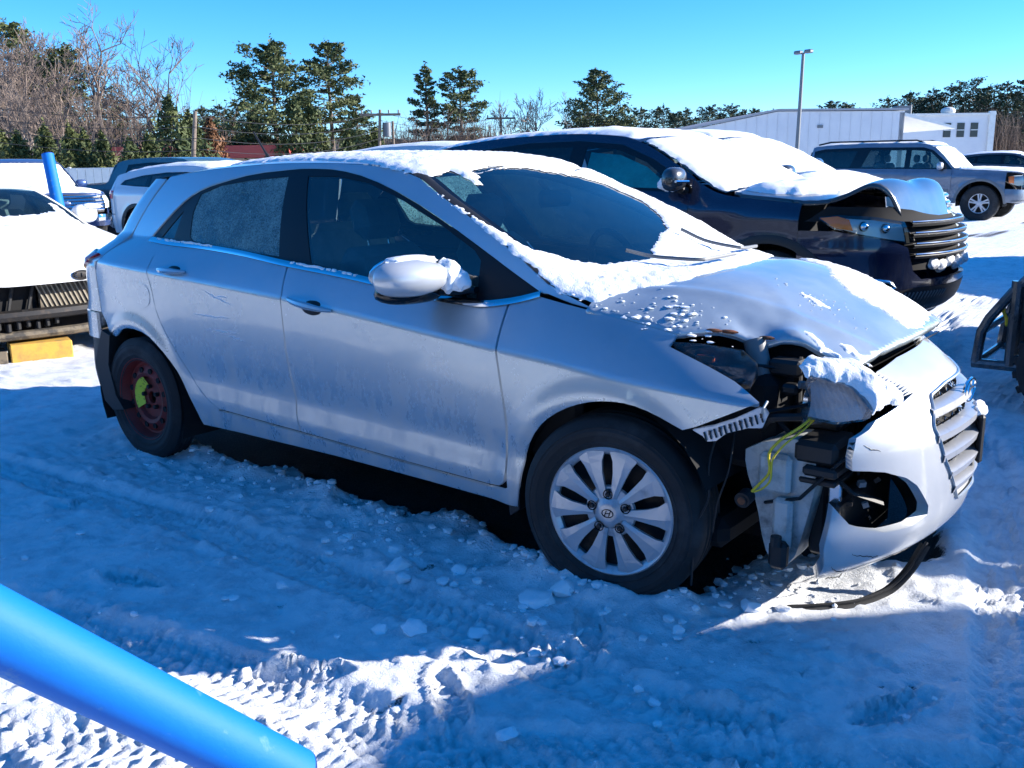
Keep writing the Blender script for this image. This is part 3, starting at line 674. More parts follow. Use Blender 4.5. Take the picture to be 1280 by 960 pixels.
# ---- what the torn corner shows
mb = MB(); mb.box((.58, -.05, .42), (.05, 1.15, .11), bev=.015); mb.build('crash_beam', M['steel_dark'], H)
mb = MB(); mb.box((.50, 0, .48), (.04, 1.1, .42)); mb.build('radiator', M['dark_inner'], H)
mb = MB()
for k in range(18): mb.box((.525, -.5+k*.06, .47), (.008, .012, .38))
mb.build('radiator_fins', M['steel_dark'], H)
mb = MB(); mb.box((.61, -.64, .575), (.13, .18, .07), bev=.015); mb.box((.63, -.66, .525), (.10, .16, .03), bev=.008); mb.box((.62, -.65, .492), (.11, .15, .02), bev=.006); mb.box((.58, -.54, .62), (.10, .10, .03), bev=.01); mb.build('air_duct', M['black_plastic'], H)
# white washer bottle with its neck
mb = MB()
mb.prism(chaikin([(.40, .57), (.60, .62), (.62, .50), (.595, .36), (.56, .22), (.50, .215), (.47, .26), (.44, .40), (.40, .50)], 1), .14, y0=-.72)
mb.box((.50, -.735, .50), (.10, .03, .12), bev=.012); mb.box((.53, -.735, .35), (.06, .03, .16), bev=.012)
mb.build('washer_bottle', M['reservoir'], H, True)
mb = MB(); mb.tube([(.36, -.60, .86), (.40, -.62, .76), (.43, -.64, .62)], [.034, .032, .03], 12); mb.build('filler_neck', M['plastic_grey'], H, True)
mb = MB(); mb.box((.535, -.765, .265), (.055, .04, .085), bev=.012); mb.tube([(.535, -.79, .30), (.535, -.79, .33)], .016, 10); mb.build('washer_pump', M['black_plastic'], H)
mb = MB(); mb.tube([(.43, -.76, .425), (.43, -.80, .42)], .024, 14); mb.tube([(.43, -.80, .42), (.43, -.805, .42)], .015, 14); mb.build('bulb_socket', M['steel_dark'], H, True)
mb = MB(); mb.tube([(.43, -.80, .42), (.43, -.806, .42)], .012, 10); mb.build('socket_core', M['rust'], H, True)
# bracket, tow rail end and braces
mb = MB(); mb.box((.655, -.66, .40), (.035, .02, .20), bev=.004); mb.build('lamp_bracket', M['lamp_silver'], H)
mb = MB(); mb.tube([(.47, -.72, .40), (.58, -.74, .44), (.68, -.72, .56), (.70, -.70, .58)], .011, 6, flat=.5); mb.tube([(.62, -.70, .54), (.70, -.66, .46), (.76, -.58, .42)], .018, 6, flat=.4); mb.build('loose_strap', M['black_plastic'], H)
mb = MB(); mb.box((.60, -.62, .36), (.05, .05, .24), bev=.01); mb.box((.66, -.45, .33), (.04, .5, .20), bev=.01); mb.build('support_frame', M['black_plastic'], H)
rr = np.random.default_rng(3)
for k in range(12): mb = MB(); mb.box((.60+rr.uniform(0, .14), -.60+rr.uniform(-.08, .18), .40+rr.uniform(-.10, .09)), rr.uniform(.006, .022, 3), rr.uniform(0, 3), M=Matrix.Rotation(rr.uniform(0, 3), 4, Vector(rr.uniform(-1, 1, 3)))); mb.build('broken_fragment', M['plastic_grey' if k % 3 == 0 else 'steel_dark'], H)

def wire(name, pts, r, m_): mb = MB(); mb.tube(curve3(pts, 26), r, 6); return mb.build(name, m_, H, True)
wire('wire', [(.60, -.70, .685), (.575, -.75, .655), (.53, -.79, .615), (.505, -.80, .57), (.51, -.80, .53), (.475, -.79, .475), (.455, -.79, .45)], .0042, M['yellow_wire'])
wire('wire', [(.60, -.70, .675), (.58, -.74, .645), (.54, -.79, .60), (.515, -.80, .55), (.515, -.80, .51), (.48, -.79, .46), (.46, -.79, .45)], .003, M['yellow_wire'])
wire('hanging_cable', [(.33, -.74, .64), (.32, -.80, .50), (.33, -.81, .42), (.29, -.82, .30), (.285, -.82, .12)], .0035, M['black_plastic'])
wire('hanging_cable', [(.36, -.70, .64), (.38, -.78, .52), (.35, -.80, .38), (.34, -.80, .30)], .003, M['black_plastic'])
wire('hose', [(.42, -.66, .60), (.48, -.72, .66), (.56, -.70, .67)], .012, M['black_plastic'])
# headlamp: broken tail piece on the fender, bulb bowl, lens remnant under snow
def S_lamp(u, z): return S_front(u, z)
lf = TR['frag']
panel('headlight_fragment', lf, lambda a, b: np.stack([a, -h_hw(a, b)+.01*np.ones(np.shape(a)), b], 1), M['glass_clear'], H, .02, off=.0, gap=0, skirt=.02)
panel('headlight_housing', lf, S_side, M['steel_dark'], H, .02, off=-.035, gap=0, skirt=.01)
mb = MB(); mb.box((.27, -.742, .815), (.06, .012, .022), bev=.004); mb.build('side_reflector', M['amber'], H)
Mx = Matrix.Translation((.585, -.66, .70)) @ Matrix.Rotation(R(-60), 4, 'Z') @ Matrix.Rotation(R(-8), 4, 'X')
mb = MB(); mb.lathe([(.018, .07), (.03, .05), (.052, .015), (.060, -.02), (.061, -.03), (.056, -.03), (.045, 0.01), (.02, .05)], 28, Mx); mb.build('headlight_bowl', M['lamp_silver'], H, True)
mb = MB(); mb.box((.565, -.62, .735), (.05, .05, .045), bev=.008); mb.tube([(.55, -.64, .75), (.53, -.66, .755)], .012, 8); mb.build('bulb_holder', M['plastic_grey'], H)
ll = TR['lens']
panel('headlight_lens', ll, S_front, M['glass_clear'], H, .02, off=.004, gap=0, skirt=.03)
panel('headlight_backing', inset(resamp(ll, .02), .006), S_front, M['reflector'], H, .008, off=-.025, gap=0, skirt=0, disp=lambda P, N, A, B: P+N*(.004*np.sin(A*260))[:, None])
# torn bracket under the fender tip
def S_br(a, b): return np.stack([a, -h_hw(a, b)+.004, b], 1)
br = [(.300, .630), (.36, .648), (.42, .675), (.50, .722), (.515, .70), (.50, .66), (.46, .655), (.40, .632), (.37, .605), (.345, .60), (.33, .615)]
panel('fender_bracket', br, S_br, M['palegrey'], H, .012, off=-.004, gap=0, skirt=.02)
mb = MB()
for k in range(12):
    t = k/11; x = .335+.16*t; z0 = .628+.075*t
    p = S_br(np.array([x, x+.008, x+.004]), np.array([z0, z0-.025, z0-.012])); mb.tube(p[:2], .003, 4)
    if k % 2: mb.box(p[2]+[0, -.003, .006], (.006, .004, .012))
mb.build('bracket_ribs', M['black_plastic'], H)
fe2 = MB(); fe2.tube(S_side(np.array([.505, .503, .500, .497]), np.array([.735, .72, .705, .69]))+[0, .004, 0], .004, 6); fe2.build('torn_edge', M['reservoir'], H, True)
for (x, y, rr_) in ((.262, -.672, .018), (.30, -.65, .02), (.40, -.60, .016)):
    mb = MB(); z = h_top(np.array(x), np.array(y)); mb.sph((x, y, z+.004), (rr_*1.6, rr_*.7, .006), 8, 5); mb.build('rust_patch', M['rust'], H, True)
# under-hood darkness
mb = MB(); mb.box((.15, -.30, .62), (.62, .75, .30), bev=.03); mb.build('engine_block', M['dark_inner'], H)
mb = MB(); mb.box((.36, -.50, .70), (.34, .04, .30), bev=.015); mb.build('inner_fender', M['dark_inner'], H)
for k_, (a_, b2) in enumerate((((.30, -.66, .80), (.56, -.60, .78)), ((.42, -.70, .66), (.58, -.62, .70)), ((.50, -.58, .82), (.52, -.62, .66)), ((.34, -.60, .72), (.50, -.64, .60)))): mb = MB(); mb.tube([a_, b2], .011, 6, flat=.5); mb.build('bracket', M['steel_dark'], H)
mb = MB(); mb.box((.47, -.60, .79), (.10, .07, .05), bev=.01); mb.box((.50, -.64, .735), (.05, .05, .03), bev=.008); mb.build('fuse_box', M['black_plastic'], H)
mb = MB(); mb.box((-1.35, 0, .26), (3.4, 1.45, .10), bev=.03); mb.build('floor_pan', M['dark_inner'], H)
# slam panel lip visible under the hood edge
sl_ = np.array([(.644, -.472), (.664, -.336), (.676, -.08), (.676, .1), (.664, .33)]); P = S_top(sl_[:, 0]+.012, sl_[:, 1])
strip('hood_seal', P+[0, 0, -.004], P+[-.03, 0, -.03], M['black_plastic'], H, 2)
mat('scuff', (.88, .89, .90), .5)  # pale streaks: scuffs plus dent reflections put into the colour
for ln in [q_ for i_, q_ in enumerate(TR['scuff_glints']) if i_ not in (2, 6)]:
    P2 = resamp(ln, .008, False); P2 = P2+(np.stack([fbm(np.c_[P2, P2[:, 0]], 50, 2), fbm(np.c_[P2, P2[:, 0]]+4, 50, 2)], 1)-.5)*.012; k_ = len(P2)
    mb = MB(); mb.tube(S_side(P2[:, 0], P2[:, 1])+[0, .0012, 0], list(.0010+.0032*np.sin(np.linspace(.1, 3.0, k_))), 5, flat=.8); mb.build('scuff_glint_mark', M['scuff'], H, True)
# ---- door handles
for key, nm in (('handle_r', RD), ('handle_f', FD)):
    (xa, za), (xm, zm), (xb, zb) = TR[key]; L = xb-xa
    p = S_side(np.array([xm]), np.array([zm]))[0]
    mb = MB(); t = np.linspace(0, 1, 15); q = S_side(xa+t*L, za+(zb-za)*t); b_ = .028*np.sin(np.pi*t)**.6
    mb.tube(q+np.stack([0*t, -b_-.002, 0*t+.004], 1), .007+.008*np.sin(np.pi*t), 8, flat=1.0)
    mb.build('door_handle', M['silver'], H, True)
    mb = MB(); nrm = np.array([0, -.003, 0]); mb.sph(p+[.01, .012, -.012], (L*.30, .018, .032), 16, 10); mb.build('handle_cup', M['steel_dark'], H, True)
# ---- mirror
mc = np.array([-.735, -.965, 1.022])
def mirror_body(mc, s_=1):
    Mr = Matrix.Rotation(R(-20*s_), 3, 'Z')
    mb = MB(); mb.sph(mc, (.115, .150, .066), 32, 18, Mr, .85)
    V = []
    for v in mb.v:  # taper to the door, flat glass side to the rear
        d = Vector(v)-Vector(mc); t = d.y*s_/.150
        k = 1-.22*max(0, t); d.z *= k; d.x = d.x if d.x > 0 else d.x*.35
        V.append(Vector(mc)+d)
    mb.v = [tuple(v) for v in V]; mb.build('mirror_shell', M['silver_sunlit'], H, True)
    mb = MB(); mb.sph(mc+np.array([-.012, .02*s_, -.055]), (.062, .125, .040), 22, 10, Mr, .8); mb.build('mirror_base', M['gloss_black'], H, True)
    mb = MB(); mb.tube([mc+np.array([-.01, .09*s_, -.05]), mc+np.array([.10, .155*s_, -.055]), mc+np.array([.17, .165*s_, -.05])], [.035, .035, .02], 10, flat=.6); mb.build('mirror_arm', M['gloss_black'], H, True)
    mb = MB(); mb.sph(mc+np.array([-.032, 0, .005]), (.006, .115, .062), 20, 10, Mr); mb.build('mirror_glass', M['chrome'], H, True)
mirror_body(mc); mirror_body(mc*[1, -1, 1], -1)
# ---- wheels
def tyre_profile(r, w, rim):
    h = w/2; P = [(rim-.012, -h*.78), (rim+.004, -h*.86), (rim+.012, -h*.92), (rim+.016, -h*.96), (rim+.020, -h*.94), ((rim+r)/2-.012, -h), ((rim+r)/2-.008, -h*1.03), ((rim+r)/2+.006, -h*1.03), ((rim+r)/2+.010, -h*1.0), (r-.036, -h*.985), (r-.033, -h*1.0), (r-.03, -h*.96), (r-.012, -h*.86), (r-.004, -h*.74)]
    for c in (-.5, -.17, .17, .5):
        P += [(r, h*c-.012), (r-.008, h*c-.007), (r-.008, h*c+.007), (r, h*c+.012)] if abs(c) > .3 else [(r+.001, h*c-.012), (r-.008, h*c-.007), (r-.008, h*c+.007), (r+.001, h*c+.012)]
    P += [(r-.004, h*.74), (r-.012, h*.86), (r-.03, h*.96), ((rim+r)/2, h), (rim+.02, h*.93), (rim+.004, h*.86), (rim-.012, h*.78)]
    return P
def wheel_root(x, y, z, steer): 
    return Matrix.Translation((x, y, z)) @ Matrix.Rotation(steer, 4, 'Z')
def hubcap_wheel(x, y, z, steer, parent, r=.312, rim=.212, spin=0, flip=1):
    W_ = wheel_root(x, y, z, steer) @ Matrix.Scale(flip, 4, (0, 1, 0)); mb = MB(); mb.lathe(tyre_profile(r, .205, rim), 64, W_)
    # sidewall rings and tread blocks
    ty = mb.build('tyre', M['rubber'], parent, True)
    mb = MB(); mb.lathe([(rim, .03), (rim-.006, -.05), (rim-.02, -.045), (.17, -.03), (.10, -.025), (.02, -.025)], 48, W_); mb.build('steel_wheel', M['steel_dark'], parent, True)
    mb = MB(); mb.lathe([(.19, -.02), (.19, .03), (.05, .03)], 32, W_); mb.build('brake_drum', M['dark_inner'], parent, True)
    # plastic wheel cover: outer ring, ten flat spokes in a twisted star, hub
    F_ = -.088
    def sec(poly, t=.010, y0=F_): return np.asarray(poly), t, y0
    mb = MB(); mb.lathe([(rim+.004, F_+.016), (rim+.004, F_+.004), (rim-.004, F_-.002), (rim-.016, F_+.004), (rim-.026, F_+.016), (rim-.026, F_+.03)], 80, W_)
    cov = mb.build('wheel_cover_ring', M['hubcap'], parent, True)
    mb = MB(); mb.lathe([(.001, F_-.014), (.026, F_-.014), (.034, F_-.012), (.046, F_-.002), (.060, F_+.002), (.082, F_+.008), (.086, F_+.016)], 48, W_); hub = mb.build('wheel_cover_hub', M['hubcap'], parent, True)
    for k in range(10):
        pr = k//2; side = -1 if k % 2 == 0 else 1
        a = 2*math.pi*pr/5+R(90)+spin+side*R(18)
        mb = MB(); ca = Matrix.Rotation(-a+math.pi/2, 4, 'Y'); MM = W_ @ ca
        rr_ = np.array([.052, .09, .13, .165, .186, rim-.008]); hw_ = np.array([.012, .016, .023, .032, .044, .050]); sh_ = np.array([0, 0, 0, .002, .005, .008])*side
        yy = np.array([F_-.004, F_-.004, F_-.004, F_-.002, F_+.000, F_+.003])
        V = []; Fc = []; n = len(rr_)
        for i in range(n):
            for dx, dy in ((-hw_[i], .012), (-hw_[i], .002), (-hw_[i]*.25*side-.0, -.0035), (hw_[i], .002), (hw_[i], .012)):
                V.append(MM @ Vector((dx+sh_[i], yy[i]+dy, rr_[i])))
        for i in range(n-1):
            for j in range(4): Fc.append((i*5+j, i*5+j+1, (i+1)*5+j+1, (i+1)*5+j))
        mb.add(V, [f[::-1] for f in Fc]); mb.build('spoke', M['hubcap'], parent)
    for k in range(5):
        a = 2*math.pi*k/5+R(90)+spin; c = Vector((.060*math.cos(a), F_-.004, .060*math.sin(a)))
        MM = W_ @ Matrix.Translation(c)
        mb = MB(); mb.lathe([(.0165, .012), (.0165, -.002), (.0135, -.003), (.0125, .006), (.001, .006)], 18, MM); mb.build('lug_recess', M['gloss_black'], hub, True)
        mb = MB(); mb.lathe([(.0085, .008), (.0085, -.006), (.006, -.009), (.001, -.009)], 6, MM); mb.build('lug_nut', M['steel_dark'], hub)
        # dark steel-wheel hand holes between the pairs
    mb = MB(); mb.tube([W_ @ Vector((.019*math.cos(t), F_-.0155, .013*math.sin(t))) for t in np.linspace(0, 2*math.pi, 20)[:-1]], .0016, 5, closed=True)
    for s_ in (-1, 1): mb.tube([W_ @ Vector((s_*.007-.003, F_-.0155, -.009)), W_ @ Vector((s_*.007+.003, F_-.0155, .009))], .0016, 5)
    mb.tube([W_ @ Vector((-.007, F_-.0155, -.001)), W_ @ Vector((.007, F_-.0155, .001))], .0016, 5)
    mb.build('hub_emblem', M['steel_dark'], hub)
hubcap_wheel(0, -.775, .312, .1555, H, spin=R(3))
hubcap_wheel(0, .775, .312, .1555, H, flip=-1)
hubcap_wheel(-2.65, .775, .312, 0, H, flip=-1)
# compact spare on the near rear hub
W_ = wheel_root(-2.65, -.785, .305, 0)
mb = MB(); mb.lathe(tyre_profile(.300, .135, .203), 56, W_); mb.build('spare_tyre', M['rubber'], H, True)
mb = MB(); mb.lathe([(.206, -.052), (.200, -.058), (.192, -.050), (.186, -.030), (.178, -.012), (.168, -.010), (.150, -.020), (.125, -.030), (.108, -.024), (.098, -.006), (.075, -.004), (.030, -.006), (.028, .01)], 56, W_); rw = mb.build('spare_wheel', M['red_wheel'], H, True)
for k in range(12):
    a = 2*math.pi*(k+.5)/12; mb = MB(); mb.lathe([(.014, .004), (.0135, -.004), (.001, -.002)], 14, W_ @ Matrix.Translation((.140*math.cos(a), -.027, .140*math.sin(a)))); mb.build('vent_hole', M['dark_inner'], rw, True)
mb = MB()
for a0, a1, r0, r1 in ((R(100), R(215), .060, .105),):
    n = 20; V = []; 
    for i in range(n+1):
        a = a0+(a1-a0)*i/n
        for r_ in (r0, r1): V.append(W_ @ Vector((r_*math.cos(a), -.0335 if r_ > .1 else -.0105, r_*math.sin(a))))
    mb.add(V, [(2*i, 2*i+1, 2*i+3, 2*i+2) for i in range(n)])
mb.build('warning_label', M['yellow_label'], rw)
for k in range(5):
    a = 2*math.pi*k/5+.4; mb = MB(); mb.lathe([(.011, .0), (.011, -.018), (.007, -.022), (.001, -.022)], 6, W_ @ Matrix.Translation((.055*math.cos(a), -.004, .055*math.sin(a)))); mb.build('lug_nut', M['steel_dark'], rw)
mb = MB(); mb.lathe([(.16, .0), (.16, .04), (.02, .04)], 24, W_); mb.build('brake_disc', M['steel_dark'], H, True)
mb = MB(); mb.prism([(-.335, .25), (-.33, .43), (-.36, .44), (-.385, .30), (-.375, .22)], .06, y0=-.875); mb.build('mud_flap', M['black_plastic'], H)
# ---- cabin
def seat(x, y):
    mb = MB(); Mr = Matrix.Rotation(R(-16), 4, 'Y')
    mb.box((x+.12, y, .50), (.50, .50, .16), bev=.05); mb.build('seat_cushion', M['seat_fabric'], H, True)
    mb = MB(); mb.box((x-.20, y, .78), (.15, .48, .58), bev=.06, M=Mr); mb.build('seat_back', M['seat_fabric'], H, True)
    mb = MB(); mb.box((x-.30, y, 1.17), (.10, .27, .17), bev=.045, M=Mr); mb.build('headrest', M['seat_fabric'], H, True)
    mb = MB()
    for s_ in (-1, 1): mb.tube([(x-.28, y+s_*.06, 1.04), (x-.30, y+s_*.06, 1.12)], .006, 6)
    mb.build('headrest_post', M['chrome'], H)
seat(-1.18, -.37); seat(-1.18, .37)
mb = MB(); mb.box((-2.0, 0, .48), (.50, 1.25, .20), bev=.06); mb.build('rear_cushion', M['seat_fabric'], H, True)
mb = MB(); mb.box((-2.32, 0, .80), (.16, 1.25, .62), bev=.06, M=Matrix.Rotation(R(-18), 4, 'Y')); mb.build('rear_backrest', M['seat_fabric'], H, True)
for y in (-.40, .40): mb = MB(); mb.box((-2.42, y, 1.17), (.10, .26, .16), bev=.045); mb.build('headrest', M['seat_fabric'], H, True)
mb = MB(); mb.box((-.42, 0, .84), (.45, 1.38, .24), bev=.09); mb.build('dashboard', M['cabin'], H, True)
mb = MB(); mb.tube([Vector((-.72, .37, .93))+Matrix.Rotation(R(-25), 3, 'Y') @ Vector((0, .18*math.cos(t), .18*math.sin(t))) for t in np.linspace(0, 2*math.pi, 28)[:-1]], .015, 8, closed=True); mb.tube([(-.72, .37, .93), (-.5, .37, .84)], .03, 8); mb.tube([(-.72, .20, .92), (-.72, .54, .92)], .02, 6); mb.build('steering_wheel', M['cabin'], H, True)
mb = MB(); mb.box((-.80, 0, 1.25), (.03, .22, .07), bev=.015); mb.tube([(-.80, 0, 1.25), (-.88, 0, 1.32)], .01, 6); mb.build('rear_view_mirror', M['plastic_grey'], H)
for s_ in (-1, 1):
    mb = MB(); mb.box((-1.3, s_*.76, .66), (2.3, .05, .5), bev=.02); mb.build('door_lining', M['cabin'], H)
mb = MB(); mb.box((-.255, -.37, 1.03), (.002, .035, .03), M=Matrix.Rotation(R(25), 4, 'Y')); mb.build('windscreen_sticker', M['plate_white'], H)
# ---- wipers
for pts in ([(-.24, -.36, 0), (-.15, -.30, 0), (.005, -.24, 0), (.01, .00, 0)], [(-.30, .16, 0), (-.20, .20, 0), (-.08, .25, 0), (-.10, .44, 0)]):
    P = curve3([(x, y, float(h_top(np.array(x), np.array(y)))+.035) for x, y, _ in pts], 14); mb = MB(); mb.tube(P, .006, 6, flat=1.2); mb.build('wiper', M['plastic_grey'], H, True)
# ---- snow lying on the car
wo = [(x, -y+.0) for x, y in zip(ex, ey+.03)]+[(-1.0, -.57), (-.97, -.50), (-.93, -.46)]+[(-.93, -.3), (-.965, -.09), (-.93, .12), (-.88, .25), (-.95, .40), (-1.05, .56)]+[(x, y) for x, y in zip(ex[::-1], ey[::-1]+.015)]+[(-.10, .62), (-.04, .48), (.035, .25), (.062, .0), (.064, -.234), (.042, -.45), (-.06, -.62), (-.115, -.74), (-.2, -.755)]
dark = [tuple(q_) for q_ in TR['wsdark']]+[(-.50, .34), (-.64, .44), (-.80, .40), (-.86, .24), (-.905, .12), (-.945, -.09), (-.925, -.38)]
snow_on('windscreen_snow', wo, S_top, H, .013, .010, .04, holes=[dark], seed=3, rough=.008, lump=50)
ro = [(-1.06, -.59), (-.98, -.56), (-.985, -.44), (-.85, -.43), (-.84, -.41), (-.95, -.35), (-.975, -.173), (-.95, -.04), (-.90, .07), (-.86, .2), (-.93, .34), (-1.03, .54), (-1.3, .56), (-2.0, .55), (-2.6, .50), (-2.70, .2), (-2.70, -.1), (-2.5, -.36), (-2.1, -.44), (-1.75, -.48), (-1.4, -.53), (-1.2, -.58)]
snow_on('roof_snow', ro, S_top, H, .018, .014, .05, seed=5, rough=.012, lump=40)
ho = [(.02, .58), (.10, .48), (.20, .40), (.297, .20), (.402, .08), (.496, .06), (.575, .05), (.640, .02), (.652, .10), (.640, .25), (.605, .42), (.5, .58), (.38, .63), (.2, .68), (.05, .70)]
S_hood = lambda a, b: crumple(S_top(a, b), None, np.asarray(a, float), np.asarray(b, float))
snow_on('hood_snow', ho, S_hood, H, .012, .009, .05, seed=8, rough=.012, lump=60)
for k, (x, y, rx_, ry_, th) in enumerate([(.40, -.22, .05, .022, .004), (.52, -.505, .07, .02, .008), (.60, -.43, .05, .02, .006)]):
    o_ = [(x+rx_*math.cos(t)*(1+.3*math.sin(3*t+k)), y+ry_*math.sin(t)*(1+.3*math.cos(2*t+k))) for t in np.linspace(0, 2*math.pi, 14)[:-1]]
    snow_on('snow_patch', o_, S_hood, H, th, .006, .015, seed=k, rough=.012, lump=70)
def snow_lump(c, r, seed, parent=None, sub=3):
    bm = bmesh.new(); bmesh.ops.create_icosphere(bm, subdivisions=sub, radius=1)
    V = np.array([tuple(v.co) for v in bm.verts]); n = fbm(V+seed*3.1, 1.7, 4, .55)
    V = V*(.55+.9*n)[:, None]*np.array(r)+np.array(c); F = [[v.index for v in f.verts] for f in bm.faces]; bm.free()
    return V, F
def lump_obj(name, lst, parent):
    mb = MB()
    for i, (c, r) in enumerate(lst): mb.add(*snow_lump(c, r, i+len(lst)))
    return mb.build(name, M['snow'], parent, True)
mk_ = lump_obj
mb = MB(); rr = np.random.default_rng(21)
for k in range(150):
    if k < 85: x = rr.normal(.12, .09); y = rr.normal(-.67, .045)
    elif k < 115: x = rr.normal(.02, .10); y = -.745+rr.normal(0, .012)
    else: x = rr.normal(.42, .08); y = rr.normal(-.22, .05)
    r_ = .0018+.009*rr.random()**3*(1 if k < 115 else .3); mb.add(*snow_lump((x, y, float(S_hood(np.array([x]), np.array([y]))[0, 2])+.001), (r_*rr.uniform(1, 2.4), r_*rr.uniform(1, 2), r_*.5), k, sub=1))
tag(mb.build('snow_crumbs', M['snow'], H, True), kind='stuff')
mk_('mirror_snow', [(mc+np.array([.0, .03, .055]), (.07, .11, .016)), (mc+np.array([.09, .115, .0]), (.04, .045, .055)), (mc+np.array([.12, .135, -.02]), (.035, .035, .04))], H)
snow_on('headlight_snow', TR['lens_snow'], lambda a, b: S_front(a, b)+np.stack([0*a-.012, 0*a, .012+0*a], 1), H, .045, .008, .03, seed=31, rough=.006, lump=22)
mk_('plate_snow', [((.885, .0, .59), (.02, .05, .02)), ((.865, .06, .59), (.02, .05, .018))], H)
bl = np.array(belt); 
for k, (x0, x1, th) in enumerate([(-2.60, -2.10, .012), (-1.55, -1.15, .012), (-.95, -.86, .012)]):
    xs_ = np.linspace(x0, x1, 16); zz = pc(bl[:, 0], bl[:, 1])(xs_)
    o_ = [(x, z+.014) for x, z in zip(xs_, zz)]+[(x, z+.004) for x, z in zip(xs_[::-1], zz[::-1])]
    snow_on('sill_snow', o_, lambda a, b: S_side(a, b)+[0, -.008, 0], H, th, .006, .008, seed=k+40, rough=.003, lump=60)
# ------------------------------------------------------------------ snow-covered lot: one sheet, fine near the camera, out to the horizon
def axis(dense, step, mids, far):
    a, b = dense; xs = list(np.arange(a, b, step))
    lo = [a]; s_ = step
    for lim, grow in mids[0]:
        while lo[-1] > lim: s_ *= grow; lo.append(lo[-1]-s_)
    while lo[-1] > -far: s_ *= 1.16; lo.append(lo[-1]-s_)
    hi = [b]; s_ = step
    for lim, grow in mids[1]:
        while hi[-1] < lim: s_ *= grow; hi.append(hi[-1]+s_)
    while hi[-1] < far: s_ *= 1.16; hi.append(hi[-1]+s_)
    return np.array(lo[:0:-1]+xs+hi)
gx = axis((-1.7, 1.35), .012, (((-3.8, 1.012), (-9, 1.03)), ((2.5, 1.02), (6, 1.05))), 1500)
gy = axis((-2.75, -.55), .012, (((-3.5, 1.05),), ((1.5, 1.016), (9, 1.03))), 1500)
GX, GY = np.meshgrid(gx, gy); gp = np.stack([GX.ravel(), GY.ravel(), np.zeros(GX.size)], 1); XY = gp[:, :2]
near = (np.abs(XY[:, 0]) < 30) & (np.abs(XY[:, 1]) < 40)
BARE = BARE_LIT+[[.70, .25], [.6, .95], [-3.0, 1.0], [-3.35, .5], [-3.3, -.45]]
q = gp.copy(); wob = (np.stack([fbm(q, 6, 4), fbm(q+31, 6, 4)], 1)-.5)*.16
dist = distpoly(XY+wob, BARE); ins = inpoly(XY+wob, BARE); sd = np.where(ins, -dist, dist)      # signed distance to the bare patch
depth = .045*smooth(-.03, .07, sd)
ridge = np.exp(-((sd-.10)/.09)**2)*(.014+.09*fbm(q, 9, 4)**2)*smooth(.6, .2, XY[:, 1])
und = .035*(fbm(q, .9, 3)-.5)+.045*(fbm(q, 3.3, 5, .55)-.5)
crumb = (fbm(q, 24, 4, .65)-.5)*.034+np.maximum(fbm(q+7, 13, 3)-.62, 0)*.09+np.maximum(fbm(q+70, 38, 2)-.66, 0)*.07
fade = smooth(30, 6, np.hypot(XY[:, 0], XY[:, 1]))
snowy = smooth(-.02, .05, sd)
hgt = depth+ridge+(und+crumb*(.35+.65*smooth(.35, .6, fbm(q+50, 1.7, 2))))*fade*snowy+(fbm(q, 60, 2)-.5)*.006*(1-snowy)
def rut(p0, p1, wd, ph, amp=.022):
    p0 = np.array(p0); p1 = np.array(p1); d = p1-p0; L = np.linalg.norm(d); d = d/L; rel = XY-p0
    s_ = rel@d; t = rel@np.array([-d[1], d[0]])+.05*np.sin(s_*1.3+ph)
    m_ = smooth(wd*.62, wd*.42, np.abs(t))*smooth(0, .3, s_)*smooth(L, L-.3, s_)
    tread = np.sign(np.sin((s_+np.abs(t)*.6)*2*math.pi/.045))*.009+np.cos(t*2*math.pi/.05)*.005
    edge = np.exp(-((np.abs(t)-wd*.56)/.03)**2)*.014*smooth(0, .3, s_)*smooth(L, L-.3, s_)
    return m_*(-amp+tread*(.3+.7*fbm(q+ph, 3, 2)))+edge*fbm(q+ph, 11, 3)
hgt += (rut((-5, -1.36), (1.7, -1.28), .21, 0)+rut((-3.2, -2.35), (1.6, -1.62), .22, 1)+rut((-4.5, -2.9), (1.2, -2.32), .22, 2)+rut((-1.2, -2.8), (2.6, -.2), .24, 3)+rut((-4.6, -.6), (-2.4, -2.9), .2, 5)+rut((-.8, 6), (1.8, -2.6), .24, 4))*snowy
def foot(c, a, L=.29):
    d = np.array([math.cos(a), math.sin(a)]); rel = XY-np.array(c); s_ = rel@d; t = rel@np.array([-d[1], d[0]])
    wv = .045*(1-.25*smooth(-.02, .06, s_)*smooth(.1, .03, s_)); e = np.hypot(s_/(L/2), t/wv)
    m_ = smooth(1.08, .92, e)
    return -m_*(.020-.006*np.sign(np.sin(s_*2*math.pi/.026))*np.sign(np.sin(t*2*math.pi/.026)))+.012*np.exp(-((e-1.2)/.15)**2)
for c, a in (((-.42, -1.77), .5), ((.10, -1.10), 2.2), ((.0, -1.62), 2.5), ((.62, -1.25), .3), ((.45, -1.85), .7), ((-1.35, -1.72), .15), ((-2.2, -1.45), .3), ((.95, -1.0), 1.1)): hgt += foot(c, a)*snowy
